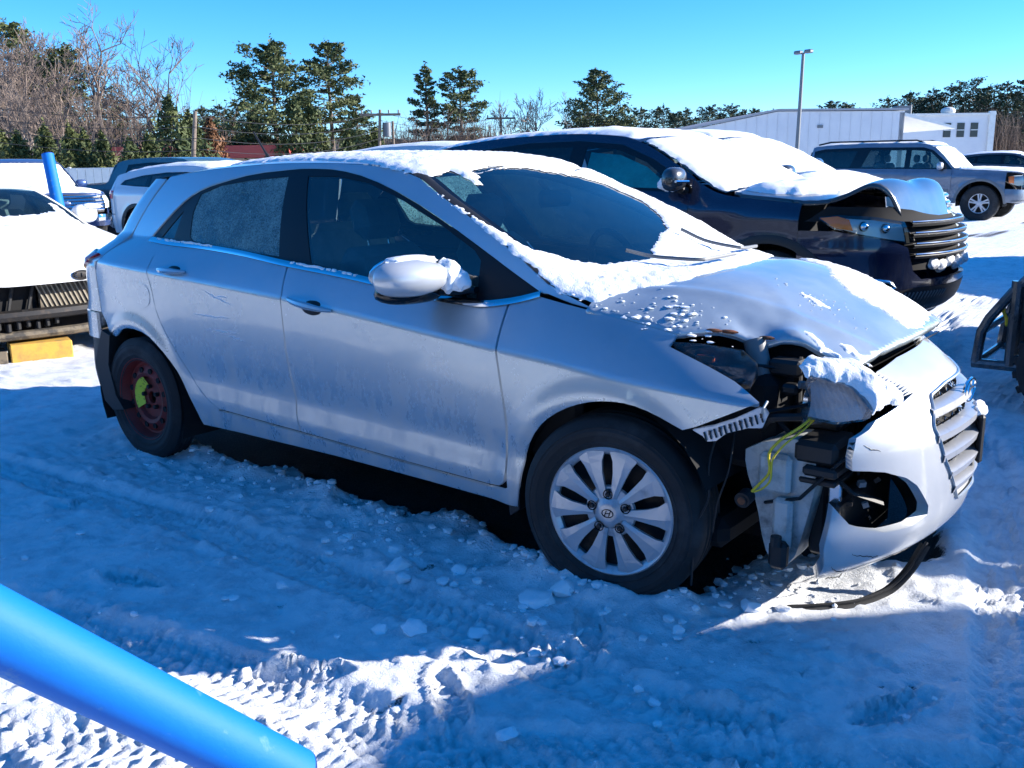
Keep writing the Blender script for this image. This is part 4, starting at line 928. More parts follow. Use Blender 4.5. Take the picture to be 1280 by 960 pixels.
# ice worn down to the asphalt
spots = np.zeros(len(XY))
for (x, y), r_ in (((-.86, -1.56), .16), ((-.10, -1.72), .18), ((.47, -.85), .16), ((1.0, -.85), .30), ((-1.7, -1.4), .12), ((-.62, -1.05), .14), ((1.15, -.1), .3)):
    spots = np.maximum(spots, np.exp(-(((XY[:, 0]-x)/r_)**2+((XY[:, 1]-y)/(r_*.7))**2)))
tracks = 0
for x0 in (-2.4, .4, 3.0):
    tracks = np.maximum(tracks, np.exp(-((XY[:, 0]-x0-.22*(14-XY[:, 1])*0-.15*np.sin(XY[:, 1]*.3))/.35)**2)*smooth(6, 9, XY[:, 1]))
worn = np.clip(spots*smooth(.54, .72, fbm(q+3, 21, 4, .6))*.55+tracks*smooth(.45, .6, fbm(q*[1, .35, 1]+11, 2.2, 4))*.8*smooth(60, 20, XY[:, 1]), 0, 1)
# grit that thins out along the edge of the bare patch
grit = smooth(.10, -.02, sd)*smooth(.42, .58, fbm(q+90, 34, 3, .65)+.5*smooth(.05, -.05, sd))
bare = np.clip(np.maximum(np.maximum(1-smooth(-.01, .035, sd), grit), worn), 0, 1)
hgt -= worn*.02
hgt -= .015
hgt[~near] = .03*0+.0
nxx, nyy = len(gx), len(gy)
gp[:, 2] = hgt
idx = np.arange(nxx*nyy).reshape(nyy, nxx)
F = np.stack([idx[:-1, :-1].ravel(), idx[:-1, 1:].ravel(), idx[1:, 1:].ravel(), idx[1:, :-1].ravel()], 1)
me = bpy.data.meshes.new('ground'); me.vertices.add(len(gp)); me.vertices.foreach_set('co', gp.ravel())
me.loops.add(F.size); me.loops.foreach_set('vertex_index', F.ravel().astype(np.int32)); me.polygons.add(len(F)); me.polygons.foreach_set('loop_start', np.arange(0, F.size, 4, dtype=np.int32)); me.update(calc_edges=True)
at_ = me.attributes.new('bare', 'FLOAT', 'POINT'); at_.data.foreach_set('value', bare.astype(np.float32))
mg = bpy.data.materials.new('lot_snow'); mg.use_nodes = True; nt = mg.node_tree; b = nt.nodes['Principled BSDF']
def N_(t, **k):
    n = nt.nodes.new(t)
    for a, v in k.items(): n.inputs[a].default_value = v
    return n
tc = N_('ShaderNodeTexCoord'); L_ = nt.links.new
a_ = N_('ShaderNodeAttribute'); a_.attribute_name = 'bare'
n1 = N_('ShaderNodeTexNoise', Scale=9, Detail=10, Roughness=.7); n2 = N_('ShaderNodeTexNoise', Scale=120, Detail=6, Roughness=.7); n3 = N_('ShaderNodeTexNoise', Scale=420, Detail=3, Roughness=.6); n4 = N_('ShaderNodeTexNoise', Scale=1.3, Detail=8, Roughness=.65)
vo = N_('ShaderNodeTexVoronoi', Scale=130)
for n in (n1, n2, n3, n4, vo): L_(tc.outputs['Object'], n.inputs['Vector'])
sn = N_('ShaderNodeMix'); sn.data_type = 'RGBA'; sn.inputs[6].default_value = (.93, .945, .955, 1); sn.inputs[7].default_value = (.66, .69, .72, 1)
r1 = N_('ShaderNodeMapRange'); r1.inputs[1].default_value = .46; r1.inputs[2].default_value = .66; L_(n1.outputs[0], r1.inputs[0]); L_(r1.outputs[0], sn.inputs[0])
dk = N_('ShaderNodeMix'); dk.data_type = 'RGBA'; dk.inputs[7].default_value = (.62, .64, .66, 1)      # trodden, greyer snow
r4 = N_('ShaderNodeMapRange'); r4.inputs[1].default_value = .50; r4.inputs[2].default_value = .78; r4.inputs[4].default_value = .4; L_(n4.outputs[0], r4.inputs[0]); L_(r4.outputs[0], dk.inputs[0]); L_(sn.outputs[2], dk.inputs[6])
asph = N_('ShaderNodeMix'); asph.data_type = 'RGBA'; asph.inputs[6].default_value = (.018, .018, .02, 1); asph.inputs[7].default_value = (.10, .095, .085, 1)
r2 = N_('ShaderNodeMapRange'); r2.inputs[1].default_value = .50; r2.inputs[2].default_value = .72; L_(n2.outputs[0], r2.inputs[0]); L_(r2.outputs[0], asph.inputs[0])
ad = N_('ShaderNodeMath'); ad.operation = 'ADD'; L_(a_.outputs['Fac'], ad.inputs[0])
nn = N_('ShaderNodeMapRange'); nn.inputs[3].default_value = -.35; nn.inputs[4].default_value = .35; L_(n2.outputs[0], nn.inputs[0]); L_(nn.outputs[0], ad.inputs[1])
mk2 = N_('ShaderNodeMapRange'); mk2.inputs[1].default_value = .38; mk2.inputs[2].default_value = .58; L_(ad.outputs[0], mk2.inputs[0])
fin = N_('ShaderNodeMix'); fin.data_type = 'RGBA'; L_(mk2.outputs[0], fin.inputs[0]); L_(dk.outputs[2], fin.inputs[6]); L_(asph.outputs[2], fin.inputs[7]); L_(fin.outputs[2], b.inputs['Base Color'])
rg = N_('ShaderNodeMapRange'); rg.inputs[3].default_value = .62; rg.inputs[4].default_value = .78; L_(mk2.outputs[0], rg.inputs[0]); L_(rg.outputs[0], b.inputs['Roughness'])
bs = N_('ShaderNodeMath'); bs.operation = 'ADD'; m1 = N_('ShaderNodeMath'); m1.operation = 'MULTIPLY'; m1.inputs[1].default_value = .35; L_(n3.outputs[0], m1.inputs[0]); L_(n2.outputs[0], bs.inputs[0]); L_(m1.outputs[0], bs.inputs[1])
bu = N_('ShaderNodeBump', Strength=.7, Distance=.016); L_(bs.outputs[0], bu.inputs['Height']); L_(bu.outputs[0], b.inputs['Normal'])
ground = link('ground', me, mg); tag(ground, kind='structure')
def gz(x, y):
    i = min(max(np.searchsorted(gx, x), 0), nxx-1); j = min(max(np.searchsorted(gy, y), 0), nyy-1); return float(hgt[j*nxx+i])
# loose clods of snow
mb = MB(); rr = np.random.default_rng(11)
def clod(x, y, r_, sub=2):
    mb.add(*snow_lump((x, y, gz(x, y)+r_*.25), (r_*rr.uniform(.8, 1.4), r_*rr.uniform(.8, 1.4), r_*rr.uniform(.55, .85)), rr.uniform(0, 50), sub=sub))
def chunk(x, y, r_):
    bm = bmesh.new(); P = rr.normal(size=(26, 3)); P /= np.linalg.norm(P, axis=1)[:, None]; P *= rr.uniform(.75, 1.1, (26, 1))*[r_*rr.uniform(.8, 1.3), r_*rr.uniform(.8, 1.3), r_*.62]
    vs_ = [bm.verts.new(p) for p in P]; bmesh.ops.convex_hull(bm, input=vs_); bmesh.ops.delete(bm, geom=[v for v in bm.verts if not v.link_faces], context='VERTS')
    bmesh.ops.subdivide_edges(bm, edges=bm.edges[:], cuts=2, use_grid_fill=True); bm.verts.index_update()
    V = np.array([tuple(v.co) for v in bm.verts]); n = fbm(V+x*7, .55/r_*3, 3)-.5; V = V*(1+.34*n)[:, None]+[x, y, gz(x, y)+r_*.12]; mb.add(V, [[v.index for v in f.verts] for f in bm.faces]); bm.free()
for x, y, r_ in ((-.68, -1.12, .055), (-.60, -1.17, .035), (-.14, -1.05, .06), (-.10, -.96, .045), (-.31, -1.43, .04), (-.17, -1.30, .035), (.44, -.72, .045), (.52, -.66, .025), (.22, -1.66, .03), (-.9, -1.44, .03), (-.40, -1.48, .03), (.06, -1.12, .03), (-.5, -1.0, .04), (-.8, -1.0, .04)): chunk(x, y, r_)
bnp = resamp(BARE_LIT, .05, False)
for k in range(420):
    c = bnp[rr.integers(6, len(bnp)-6)]; s_ = abs(rr.normal(.0, .22)); a = rr.uniform(-.6, .6)
    x = c[0]+.35*s_+rr.normal(0, .05); y = c[1]-s_-.04
    clod(x, y, .006+.016*rr.random()**3, 1)
for k in range(260):
    x = rr.uniform(-2.5, 1.4); y = rr.uniform(-2.6, -.9); clod(x, y, .004+.014*rr.random()**4, 1)
cl = mb.build('snow_clods', M['snow'], None, True); tag(cl, 'loose clods of snow scattered along the silver car', 'snow', kind='stuff')
# ------------------------------------------------------------------ other vehicles; local x forward from the front axle
def simple_wheel(parent, x, y, z, r, w, rimr, rim_mat, spokes=5, nm=''):
    s_ = -1 if y < 0 else 1
    W_ = Matrix.Translation((x, y, z)) @ Matrix.Scale(-s_, 4, (0, 1, 0))
    mb = MB(); h = w/2; mb.lathe([(rimr, -h*.8), (rimr+.03, -h*.95), ((rimr+r)/2, -h), (r-.02, -h*.9), (r, -h*.7), (r, 0), (r, h*.7), (r-.02, h*.9), (rimr, h*.8)], 40, W_); ty = mb.build('tyre', M['rubber'], parent, True)
    mb = MB(); mb.lathe([(rimr, -h*.8), (rimr-.015, -h*.82), (rimr-.03, -h*.6), (rimr-.035, h*.3), (.03, h*.3)], 32, W_); mb.build('wheel_barrel', M['steel_dark'], parent, True)
    mb = MB(); mb.lathe([(rimr-.012, -h*.78), (rimr-.03, -h*.74), (rimr-.034, -h*.55)], 36, W_); mb.lathe([(.001, -h*.80), (.05, -h*.78), (.075, -h*.6)], 24, W_)
    for k in range(spokes):
        for d in (-1, 1):
            a = 2*math.pi*k/spokes+.3+d*.17; MM = W_ @ Matrix.Rotation(-a+math.pi/2, 4, 'Y')
            V = []; n = 3
            for rr_, hw_, yy in ((.05, .022, -h*.74), (rimr*.6, .020, -h*.70), (rimr-.02, .026, -h*.72)):
                for dx, dy in ((-hw_, .03), (-hw_*.7, 0), (hw_*.7, 0), (hw_, .03)): V.append(MM @ Vector((dx, yy+dy, rr_)))
            mb.add(V, [f[::-1] for i in range(2) for f in [(i*4+j, i*4+j+1, (i+1)*4+j+1, (i+1)*4+j) for j in range(3)]])
    mb.build('rim', rim_mat, parent, True)
class Veh: pass
def vehicle(name, label, cat, loc, rz, sp, group=None):
    v = Veh(); g = sp.get; wb, fo, ro, w = sp['wb'], sp['fo'], sp['ro'], sp['w']; res = g('res', .06); body = M[sp['body']]
    root = thing(name, label, cat, loc, rz, group); v.root = root; xr = -wb-ro
    ZT = pc(*zip(*sorted(sp['top']))); BELT = pc(*zip(*sorted(sp['belt']))); zs = sp['sill']; wr = sp['wr']; zroof = max(z for _, z in sp['top'])
    WM = pc([xr, xr+.12, xr+.5, -wb*.6, 0, fo-.45, fo-.15], [w-.28, w-.09, w-.012, w, w, w-.025, w-.12])
    R_A = sp['arch']; tr = sp['tyre']; az = tr+g('lift', 0)
    def hw(x, z):
        x = np.asarray(x, float); z = np.asarray(z, float); bz = BELT(x); zm = bz-g('shoulder', .12); m_ = WM(x)
        t = np.clip((zm-z)/(zm-zs), 0, 1.1); low = m_-.05*t**2.2-.012*np.sin(np.clip(t, 0, 1)*math.pi*2)*.5
        s1 = np.clip((z-zm)/(bz-zm), 0, 1); wbelt = m_-.055; up = m_-.055*(.5*s1+.5*s1*s1)
        s2 = np.clip((z-bz)/(zroof-bz), 0, 1.05); gh = wbelt-(wbelt-wr*(m_/w))*(.75*s2+.25*s2**2.5)
        r_ = np.where(z < zm, low, np.where(z < bz, up, gh))
        for cx in (0, -wb):
            d = np.hypot(x-cx, z-az); r_ = r_+g('flare', .015)*np.exp(-((d-R_A)/.07)**2)*smooth(zm, zm-.2, z)
        return r_
    S1 = lambda a, b: np.stack([np.asarray(a, float), -hw(a, b), np.asarray(b, float)], 1)
    k_ = g('k', .15); dr = g('drop', .07)
    T = lambda x, y: ZT(np.asarray(x, float)+k_*np.asarray(y, float)**2)-dr*(np.abs(y)/w)**3
    S2 = lambda a, b: np.stack([np.asarray(a, float), np.asarray(b, float), T(a, b)], 1)
    def join(x):
        z = np.full(np.shape(x), zroof*.8)
        for _ in range(50): z = .5*z+.5*T(x, hw(x, z))
        return z
    FX = pc(*zip(*sp['nose'])); xs = fo-g('fdepth', .42); nF = g('fn', 2.8)
    def S3(u, z):
        u = np.asarray(u, float); z = np.asarray(z, float); t = u*math.pi/2; s_ = np.sign(np.cos(t)); ww = hw(np.full(z.shape, xs), np.minimum(z, g('hoodz', 1.0)))
        return np.stack([xs+(FX(z)-xs)*np.maximum(np.sin(t), 0)**(2/nF), -ww*s_*np.abs(np.cos(t))**(2/nF), z], 1)
    v.hw, v.S1, v.S2, v.S3, v.T, v.join, v.BELT = hw, S1, S2, S3, T, join, BELT
    xe = xr+.30
    def zbot(x):
        z = np.full(len(x), zs)
        for cx in (0, -wb):
            d = R_A**2-(x-cx)**2; z = np.where(d > 0, np.maximum(z, az+np.sqrt(np.maximum(d, 0))), z)
        return z
    def side_panel(nm, x0, x1, top, mir):
        x = np.linspace(x0, x1, max(6, int((x1-x0)/res*1.5))); lo = np.stack([x, zbot(x)], 1); hi = np.stack([x[::-1], top(x[::-1])], 1)
        return panel(nm, np.concatenate([lo, hi]), S1, body, root, res, mirror=mir, gap=.004)
    gaps = sp['doors']  # x of the door gaps, from the front
    hoodtop = lambda x: np.minimum(join(x)-.004, 9)
    for mir in (False, True):
        side_panel('front_fender', gaps[0], xs, hoodtop, mir)
        for a, b in zip(gaps[1:], gaps[:-1]): side_panel('door', a, b, lambda x: BELT(x), mir)
        side_panel('quarter_panel', xe, gaps[-1], lambda x: BELT(x), mir)
        x = np.linspace(gaps[0], xe, 50); lo = np.stack([x, BELT(x)], 1); hi = np.stack([x[::-1], join(x[::-1])], 1)
        o_ = np.concatenate([lo, hi]); 
        dlo_ = sp['dlo']; panel('pillars', o_, S1, body, root, res*.8, holes=[dlo_], mirror=mir, gap=.002)
        panel('window_trim', dlo_, S1, M['gloss_black'], root, res*.8, holes=sp['wins'], mirror=mir, gap=0, off=-.006, skirt=.015)
        for i, wn in enumerate(sp['wins']):
            panel('window', wn, S1, M[sp['glass'][i]], root, res, mirror=mir, gap=-.003, off=-.010, skirt=0)
        for cx in (0, -wb):
            mb = MB(); n = 14; rr_ = R_A-.005
            for k in range(n):
                a0 = R(-8)+R(196)*k/n; a1 = R(-8)+R(196)*(k+1)/n
                q_ = [(cx+rr_*math.cos(a), y, az+rr_*math.sin(a)) for a in (a0, a1) for y in (-w+.03, -w+.45)]; mb.add(q_, [(0, 1, 3, 2)])
            mb.add([(cx+rr_*math.cos(t), -w+.44, az+rr_*math.sin(t)) for t in np.linspace(R(-8), R(188), 16)], [tuple(range(16))])
            if mir: mb.v = [(a, -b_, c) for a, b_, c in mb.v]
            mb.build('wheel_liner', M['dark_inner'], root)
        if g('cladding'):
            for cx in (0, -wb):
                t = np.linspace(R(0), R(180), 26); P = S1(cx+(R_A-.01)*np.cos(t), az+(R_A-.01)*np.sin(t)); Q = S1(cx+(R_A+.05)*np.cos(t), az+(R_A+.05)*np.sin(t))
                strip('arch_trim', P+[0, -.008, 0], Q+[0, -.006, 0], M[sp['cladding']], root, 2, .008, (0, -1, 0), mirror=mir)
    xs0 = np.linspace(xs, gaps[0]-.0, 12)
    cow = sp['cowl']; hd = sp['header']
    xx = np.linspace(fo-.06 if not g('hoodfront') else g('hoodfront'), cow, 14)
    hy = lambda x: hw(x, join(x))-.004
    ho = [(x-k_*0, -min(hy(np.array([min(x, xs+.1)]))[0], w-.09-.45*max(0, (x-xs)))) for x in xx]
    ho = ho+[(cow-k_*y*y+.0, y) for y in np.linspace(ho[-1][1]+.05, -ho[-1][1]-.05, 9)]+[(x, -y) for x, y in ho[::-1]]
    v.hood_out = ho
    panel('hood', ho, S2, M[g('hoodmat', sp['body'])], root, g('hres', res*.7), gap=.004, disp=g('hdisp'), skirt=.03)
    ax_ = np.linspace(cow-.12, hd-.02, 8); ay = hw(ax_, join(ax_))-.03
    ws_ = [(x, -y) for x, y in zip(ax_, ay)]+[(hd-k_*y*y, y) for y in np.linspace(-wr+.08, wr-.08, 9)]+[(x, y) for x, y in zip(ax_[::-1], ay[::-1])]+[(cow-.01-k_*y*y, y) for y in np.linspace(w-.2, -w+.2, 9)]
    v.ws = ws_
    panel('windscreen', ws_, S2, M[g('wsglass', 'glass_mid')], root, res*1.2, gap=0, off=-.004, skirt=0)
    bx_ = np.linspace(hd-.06, xe, 16); by = hw(bx_, join(bx_))-.004
    rf_ = [(hd-.012-k_*y*y, y) for y in np.linspace(wr-.06, -wr+.06, 9)]+[(x, -y) for x, y in zip(bx_, by)]+[(x, y) for x, y in zip(bx_[::-1], by[::-1])]
    v.rf = rf_
    panel('roof', rf_, S2, M[g('roofmat', sp['body'])], root, res*1.3, gap=0, skirt=.02)
    # rear
    ztop = float(join(np.array([xe]))[0]); zz = np.array([zs, zs+.1, .55, .8, float(BELT(xe)), ztop]); 
    RX = pc(sorted(zz), [xr+.06, xr+.01, xr, xr+.02, xr+.06, xr+.20]) if not g('bed') else pc([zs, .6, ztop+.01], [xr+.02, xr, xr+.02])
    def S4(u, z):
        u = np.asarray(u, float); z = np.asarray(z, float); t = u*math.pi/2; s_ = np.sign(np.cos(t))
        return np.stack([xe+(RX(z)-xe)*np.maximum(np.sin(t), 0)**(2/3.2), -hw(np.full(z.shape, xe), z)*s_*np.abs(np.cos(t))**(2/3.2), z], 1)
    v.S4 = S4
    bz_ = float(BELT(xe))
    panel('tailgate', RZ(0, 2, .66, ztop-.01), S4, body, root, res*1.3, holes=[RZ(.35, 1.65, bz_+.02, ztop-.10)] if ztop-bz_ > .25 else [], flip=True)
    if ztop-bz_ > .25: panel('rear_window', RZ(.35, 1.65, bz_+.02, ztop-.10), S4, M['glass_dark'], root, res*1.5, flip=True, gap=0, off=-.006, skirt=0)
    panel('rear_bumper', RZ(0, 2, zs, .65), S4, body, root, res*1.3, flip=True)
    for s_ in (0, 1):
        tl = [(.0, bz_-.06), (.40, bz_-.05), (.45, bz_-.16), (.02, bz_-.20)]; tl = [(u if not s_ else 2-u, z) for u, z in tl]
        panel('tail_light', tl, S4, M['red_lens'], root, res, flip=True, off=.01, gap=0, skirt=.02)
    # front
    if 'bumper' in sp:
        panel('front_bumper', sp['bumper'], S3, body, root, res*.6, holes=sp.get('fholes', []), gap=0, skirt=.03)
    for gp_ in sp.get('fholes', []): panel('grille_backing', inset(resamp(gp_, .05), -.01), S3, M['dark_inner'], root, res, off=-.05, gap=0, skirt=0)
    for (z, u0, u1, hh) in sp.get('bars', []):
        u = np.linspace(u0, u1, 24); V = []; Fc = []
        for dz, dx in ((hh/2, -.04), (hh/2, 0), (0, .012), (-hh/2, 0), (-hh/2, -.04)): V += list(S3(u, np.full(24, z+dz))+[dx, 0, 0])
        for i in range(4):
            for j in range(23): Fc.append((i*24+j, (i+1)*24+j, (i+1)*24+j+1, i*24+j+1))
        mk('grille_bar', V, Fc, M[sp.get('barmat', 'chrome')], root, False)
    for hl in sp.get('lamps', []):
        for s_ in (0, 1):
            h_ = [(u if not s_ else 2-u, z) for u, z in hl]
            panel('headlight', h_, S3, M['glass_teal'], root, res*.7, off=.006, gap=0, skirt=.03)
            panel('headlight_reflector', inset(resamp(h_, .04), .01), S3, M['reflector'], root, res*.7, off=-.02, gap=0, skirt=0)
    # floor, cabin
    mb = MB(); mb.box((-wb/2, 0, zs+.10), (wb+1.0, 2*w-.5, .10)); mb.build('floor_pan', M['dark_inner'], root)
    mb = MB(); mb.box(((cow+hd)/2-.1, 0, float(BELT(cow))-.16), (.5, 2*w-.4, .2), bev=.06); mb.build('dashboard', M['cabin'], root)
    for xx_ in sp.get('seats', []):
        for y in (-.38, .38):
            mb = MB(); mb.box((xx_, y, float(BELT(xx_))-.18), (.16, .48, .66), bev=.06); mb.box((xx_-.05, y, float(BELT(xx_))+.25), (.10, .26, .18), bev=.04); mb.build('seat', M['seat_fabric'], root, True)
    zf = float(ZT(-.25))-.12; mb = MB(); mb.box((-.25, 0, (zf+zs)/2), (.06, 2*w-.3, zf-zs)); mb.build('firewall', M['dark_inner'], root)
    ry = w-sp['tw']/2-.01
    for cx in (0, -wb):
        for s_ in (-1, 1): simple_wheel(root, cx, s_*ry, az-g('sink', 0), tr, sp['tw'], sp['rim'], M[sp.get('rimmat', 'hubcap')])
    if 'mirror' in sp:
        mx, mz = sp['mirror']; my = float(hw(np.array([mx]), np.array([mz]))[0])+.12
        for s_ in (-1, 1):
            mb = MB(); mb.sph((mx, s_*my, mz+.07), (.07, .115, .085), 16, 10, None, .75); o_ = mb.build('mirror', M[sp.get('mirmat', sp['body'])], root, True)
            mb = MB(); mb.tube([(mx+.02, s_*(my-.05), mz), (mx+.03, s_*(my-.16), mz-.02)], .03, 8); mb.build('mirror_arm', M['black_plastic'], root)
    return v
def veh_snow(v, parts, thick=.035, res=.04, seed=0, hood=None, mat_=None):
    r_ = v.root
    if 'ws' in parts: snow_on('windscreen_snow', inset(resamp(v.ws, .08), .02), v.S2, r_, thick*.7, res, .06, seed=seed, rough=.012, lump=9)
    if 'roof' in parts: snow_on('roof_snow', inset(resamp(v.rf, .10), .02), v.S2, r_, thick, res*1.4, .08, seed=seed+1, rough=.015, lump=6)
    if 'hood' in parts: snow_on('hood_snow', inset(resamp(hood or v.hood_out, .08), .04), v.S2, r_, thick, res, .08, seed=seed+2, rough=.02, lump=8)
# --- navy crossover beside the hatchback, hood buckled
def edge_crumple(P, N, A, B):
    f_ = smooth(.42, .80, A); q_ = np.stack([A, B, 0*A], 1); n_ = np.abs(fbm(q_, 8, 2)-.5)*2.4-.4
    h_ = .13*np.exp(-((A-.60)/.17)**2)*(1-.25*np.exp(-((B-.1)/.3)**2))+0*f_*n_-.15*smooth(.72, .97, A)
    return P+np.array([0, 0, 1])*h_[:, None]+np.array([-.10, 0, 0])*smooth(.6, .95, A)[:, None]
EDGE = dict(wb=2.85, fo=1.0, ro=.95, w=.96, wr=.66, sill=.33, arch=.43, tyre=.37, lift=.05, tw=.24, rim=.24, res=.05, body='navy', k=.12, drop=.07, hoodz=1.05,
    top=[(1.02, .93), (.95, 1.03), (.80, 1.10), (.5, 1.15), (.1, 1.19), (-.22, 1.22), (-.30, 1.235), (-.7, 1.42), (-1.08, 1.575), (-1.3, 1.62), (-1.8, 1.645), (-2.4, 1.63), (-3.0, 1.57), (-3.5, 1.48), (-3.8, 1.42)],
    belt=[(1.0, .98), (.4, 1.08), (-.3, 1.15), (-1, 1.19), (-2, 1.215), (-3, 1.26), (-3.8, 1.28)],
    doors=[-.62, -1.66, -2.6], cowl=-.25, header=-1.12,
    dlo=[(-.55, 1.165), (-.75, 1.29), (-1.0, 1.42), (-1.3, 1.53), (-1.7, 1.565), (-2.2, 1.56), (-2.8, 1.50), (-3.25, 1.40), (-3.35, 1.30), (-2.9, 1.265), (-2.0, 1.225), (-1.2, 1.20)],
    wins=[[(-.84, 1.205), (-.85, 1.27), (-1.05, 1.40), (-1.32, 1.495), (-1.62, 1.52), (-1.62, 1.23), (-1.2, 1.215)], [(-1.75, 1.24), (-1.75, 1.525), (-2.2, 1.52), (-2.55, 1.49), (-2.55, 1.275)], [(-2.65, 1.285), (-2.65, 1.475), (-3.0, 1.42), (-3.2, 1.36), (-3.22, 1.31)]],
    glass=['glass_teal', 'glass_dark', 'glass_dark'], cladding='black_plastic', hoodmat='black_paint', seats=[-1.45], hdisp=edge_crumple, hres=.03,
    nose=[(.30, .72), (.36, .88), (.45, .97), (.60, 1.0), (.80, 1.0), (.95, .97), (1.05, .90)], fdepth=.80, fn=2.15,
    bumper=[(0, .36), (0, .93), (.18, .93), (.33, .90), (.48, .86), (.56, .82), (.60, .66), (.66, .60), (1.34, .60), (1.40, .66), (1.44, .82), (1.52, .86), (1.67, .90), (1.82, .93), (2, .93), (2, .36), (1.5, .34), (.5, .34)],
    fholes=[[(.14, .60), (.30, .625), (.46, .60), (.50, .56), (.42, .53), (.20, .545)]],
    lamps=[[(.10, 1.02), (.20, 1.035), (.40, 1.02), (.56, .985), (.565, .85), (.46, .87), (.30, .905), (.17, .95)]],
    bars=[(.97, .60, 1.40, .034), (.90, .59, 1.41, .034), (.83, .59, 1.41, .034), (.76, .60, 1.40, .034)], barmat='black_plastic', mirror=(-.70, 1.20), mirmat='black_paint')
E1 = vehicle('navy_crossover', 'dark navy crossover with buckled hood and snow-covered windscreen beside the silver hatchback', 'car', (-1.12, 3.93, 0), R(0), EDGE)
r0 = E1.root
panel('grille_backing', [(.57, .66), (.57, 1.0), (1.43, 1.0), (1.43, .66)], E1.S3, M['dark_inner'], r0, .06, off=-.05, gap=0, skirt=0)
for z in (.985, .915, .845, .775):
    u = np.linspace(.60, 1.40, 30); P = E1.S3(u, np.full(30, z))+[.012, 0, .0]; mb = MB(); mb.tube(P, .005, 6); mb.build('chrome_trim', M['chrome'], r0, True)
panel('turn_signal', [(.11, 1.015), (.20, 1.025), (.26, 1.005), (.27, .935), (.18, .955)], E1.S3, M['amber'], r0, .03, off=.009, gap=0, skirt=0)
mb = MB()
for u, z, rr_ in ((.34, .96, .035), (.45, .945, .035)):
    c = E1.S3(np.array([u]), np.array([z]))[0]; mb.sph(c+[-.02, .01, 0], (rr_, rr_, rr_), 16, 10)
mb.build('projector', M['chrome'], r0, True)
fg = [(.14, .60), (.30, .625), (.46, .60), (.50, .56), (.42, .53), (.20, .545)]
g_ = resamp(fg, .03); mb = MB(); mb.tube(E1.S3(g_[:, 0], g_[:, 1])+[.003, -.003, 0], .010, 6, closed=True); mb.build('fog_lamp_trim', M['chrome'], r0, True)
u = np.linspace(.16, .44, 10); mb = MB(); mb.tube(E1.S3(u, np.full(10, .575))+[-.02, .01, 0], .012, 6); mb.build('fog_lamp', M['lamp_silver'], r0, True)
# torn lower bumper with grid, splitter lip
mb = MB(); u = np.linspace(.45, 1.4, 30); mb.tube(E1.S3(u, np.full(30, .33))+[.01, 0, 0], .022, 8, flat=.6); mb.build('lower_lip', M['plastic_grey'], r0, True)
panel('lower_intake', [(.50, .38), (.46, .52), (.60, .55), (1.3, .55), (1.35, .38)], E1.S3, M['steel_dark'], r0, .05, off=.004, gap=0, skirt=0)
for k in range(14):
    u_ = .52+k*.025; P = E1.S3(np.array([u_, u_+.02]), np.array([.40, .52])); mb = MB(); mb.tube(P+[.008, 0, 0], .006, 5); mb.build('intake_slat', M['plastic_grey'], r0)
# body-colour strip over the headlight, exposed dark gap under the hood edge
panel('hood_gap', [(.02, 1.00), (.15, 1.09), (.5, 1.08), (.9, 1.03), (1.1, 1.03), (1.1, .97), (.58, .97), (.3, 1.01)], E1.S3, M['dark_inner'], r0, .05, off=-.03, gap=0, skirt=0)
# airbag cloth hanging inside the front window
panel('airbag_curtain', [(-.90, 1.215), (-.90, 1.28), (-1.06, 1.385), (-1.32, 1.48), (-1.60, 1.505), (-1.60, 1.24), (-1.2, 1.225)], E1.S1, M['teal_cloth'], r0, .03, off=-.06, gap=0, skirt=0, disp=lambda P, N, A, B: P+np.array([0, 1, 0])*(.05*(fbm(np.stack([A, B, 0*A], 1), 6, 3)-.5))[:, None])
mb = MB(); mb.tube([(-.60, -.99, 1.255), (-.60, -1.18, 1.258)], .010, 6); mb.build('mirror_trim', M['chrome'], r0)
lump_obj('mirror_snow', [((-.78, -.98, 1.235), (.06, .06, .05)), ((-.72, -1.0, 1.22), (.05, .05, .035))], r0)
veh_snow(E1, ('ws', 'roof'), .035, .03, 2)
hs_ = [(-.30, -.74), (-.10, -.76), (.10, -.70), (.22, -.55), (.30, -.30), (.24, -.10), (.32, .15), (.25, .45), (.12, .68), (-.12, .76), (-.30, .74)]
snow_on('hood_snow', hs_, E1.S2, r0, .05, .025, .07, seed=12, rough=.02, lump=8)
lump_obj('grille_snow', [((.90+.02*k, -.30+.12*k, .70-.02*(k % 2)), (.04, .07, .05)) for k in range(5)], r0)
# --- second dark vehicle behind it
SUV = dict(EDGE); SUV.update(hdisp=None, body='black_paint', res=.09, hres=.09, barmat='chrome', glass=['glass_mid', 'glass_dark', 'glass_dark'])
E2 = vehicle('black_crossover', 'black vehicle behind the navy crossover, its windscreen thick with snow', 'car', (-1.98, 7.0, .06), R(1), dict(SUV, top=[(x, z-.06*(x > -.2)-.08*(x > .3)) for x, z in SUV['top']]))
veh_snow(E2, ('ws', 'roof', 'hood'), .04, .05, 7)
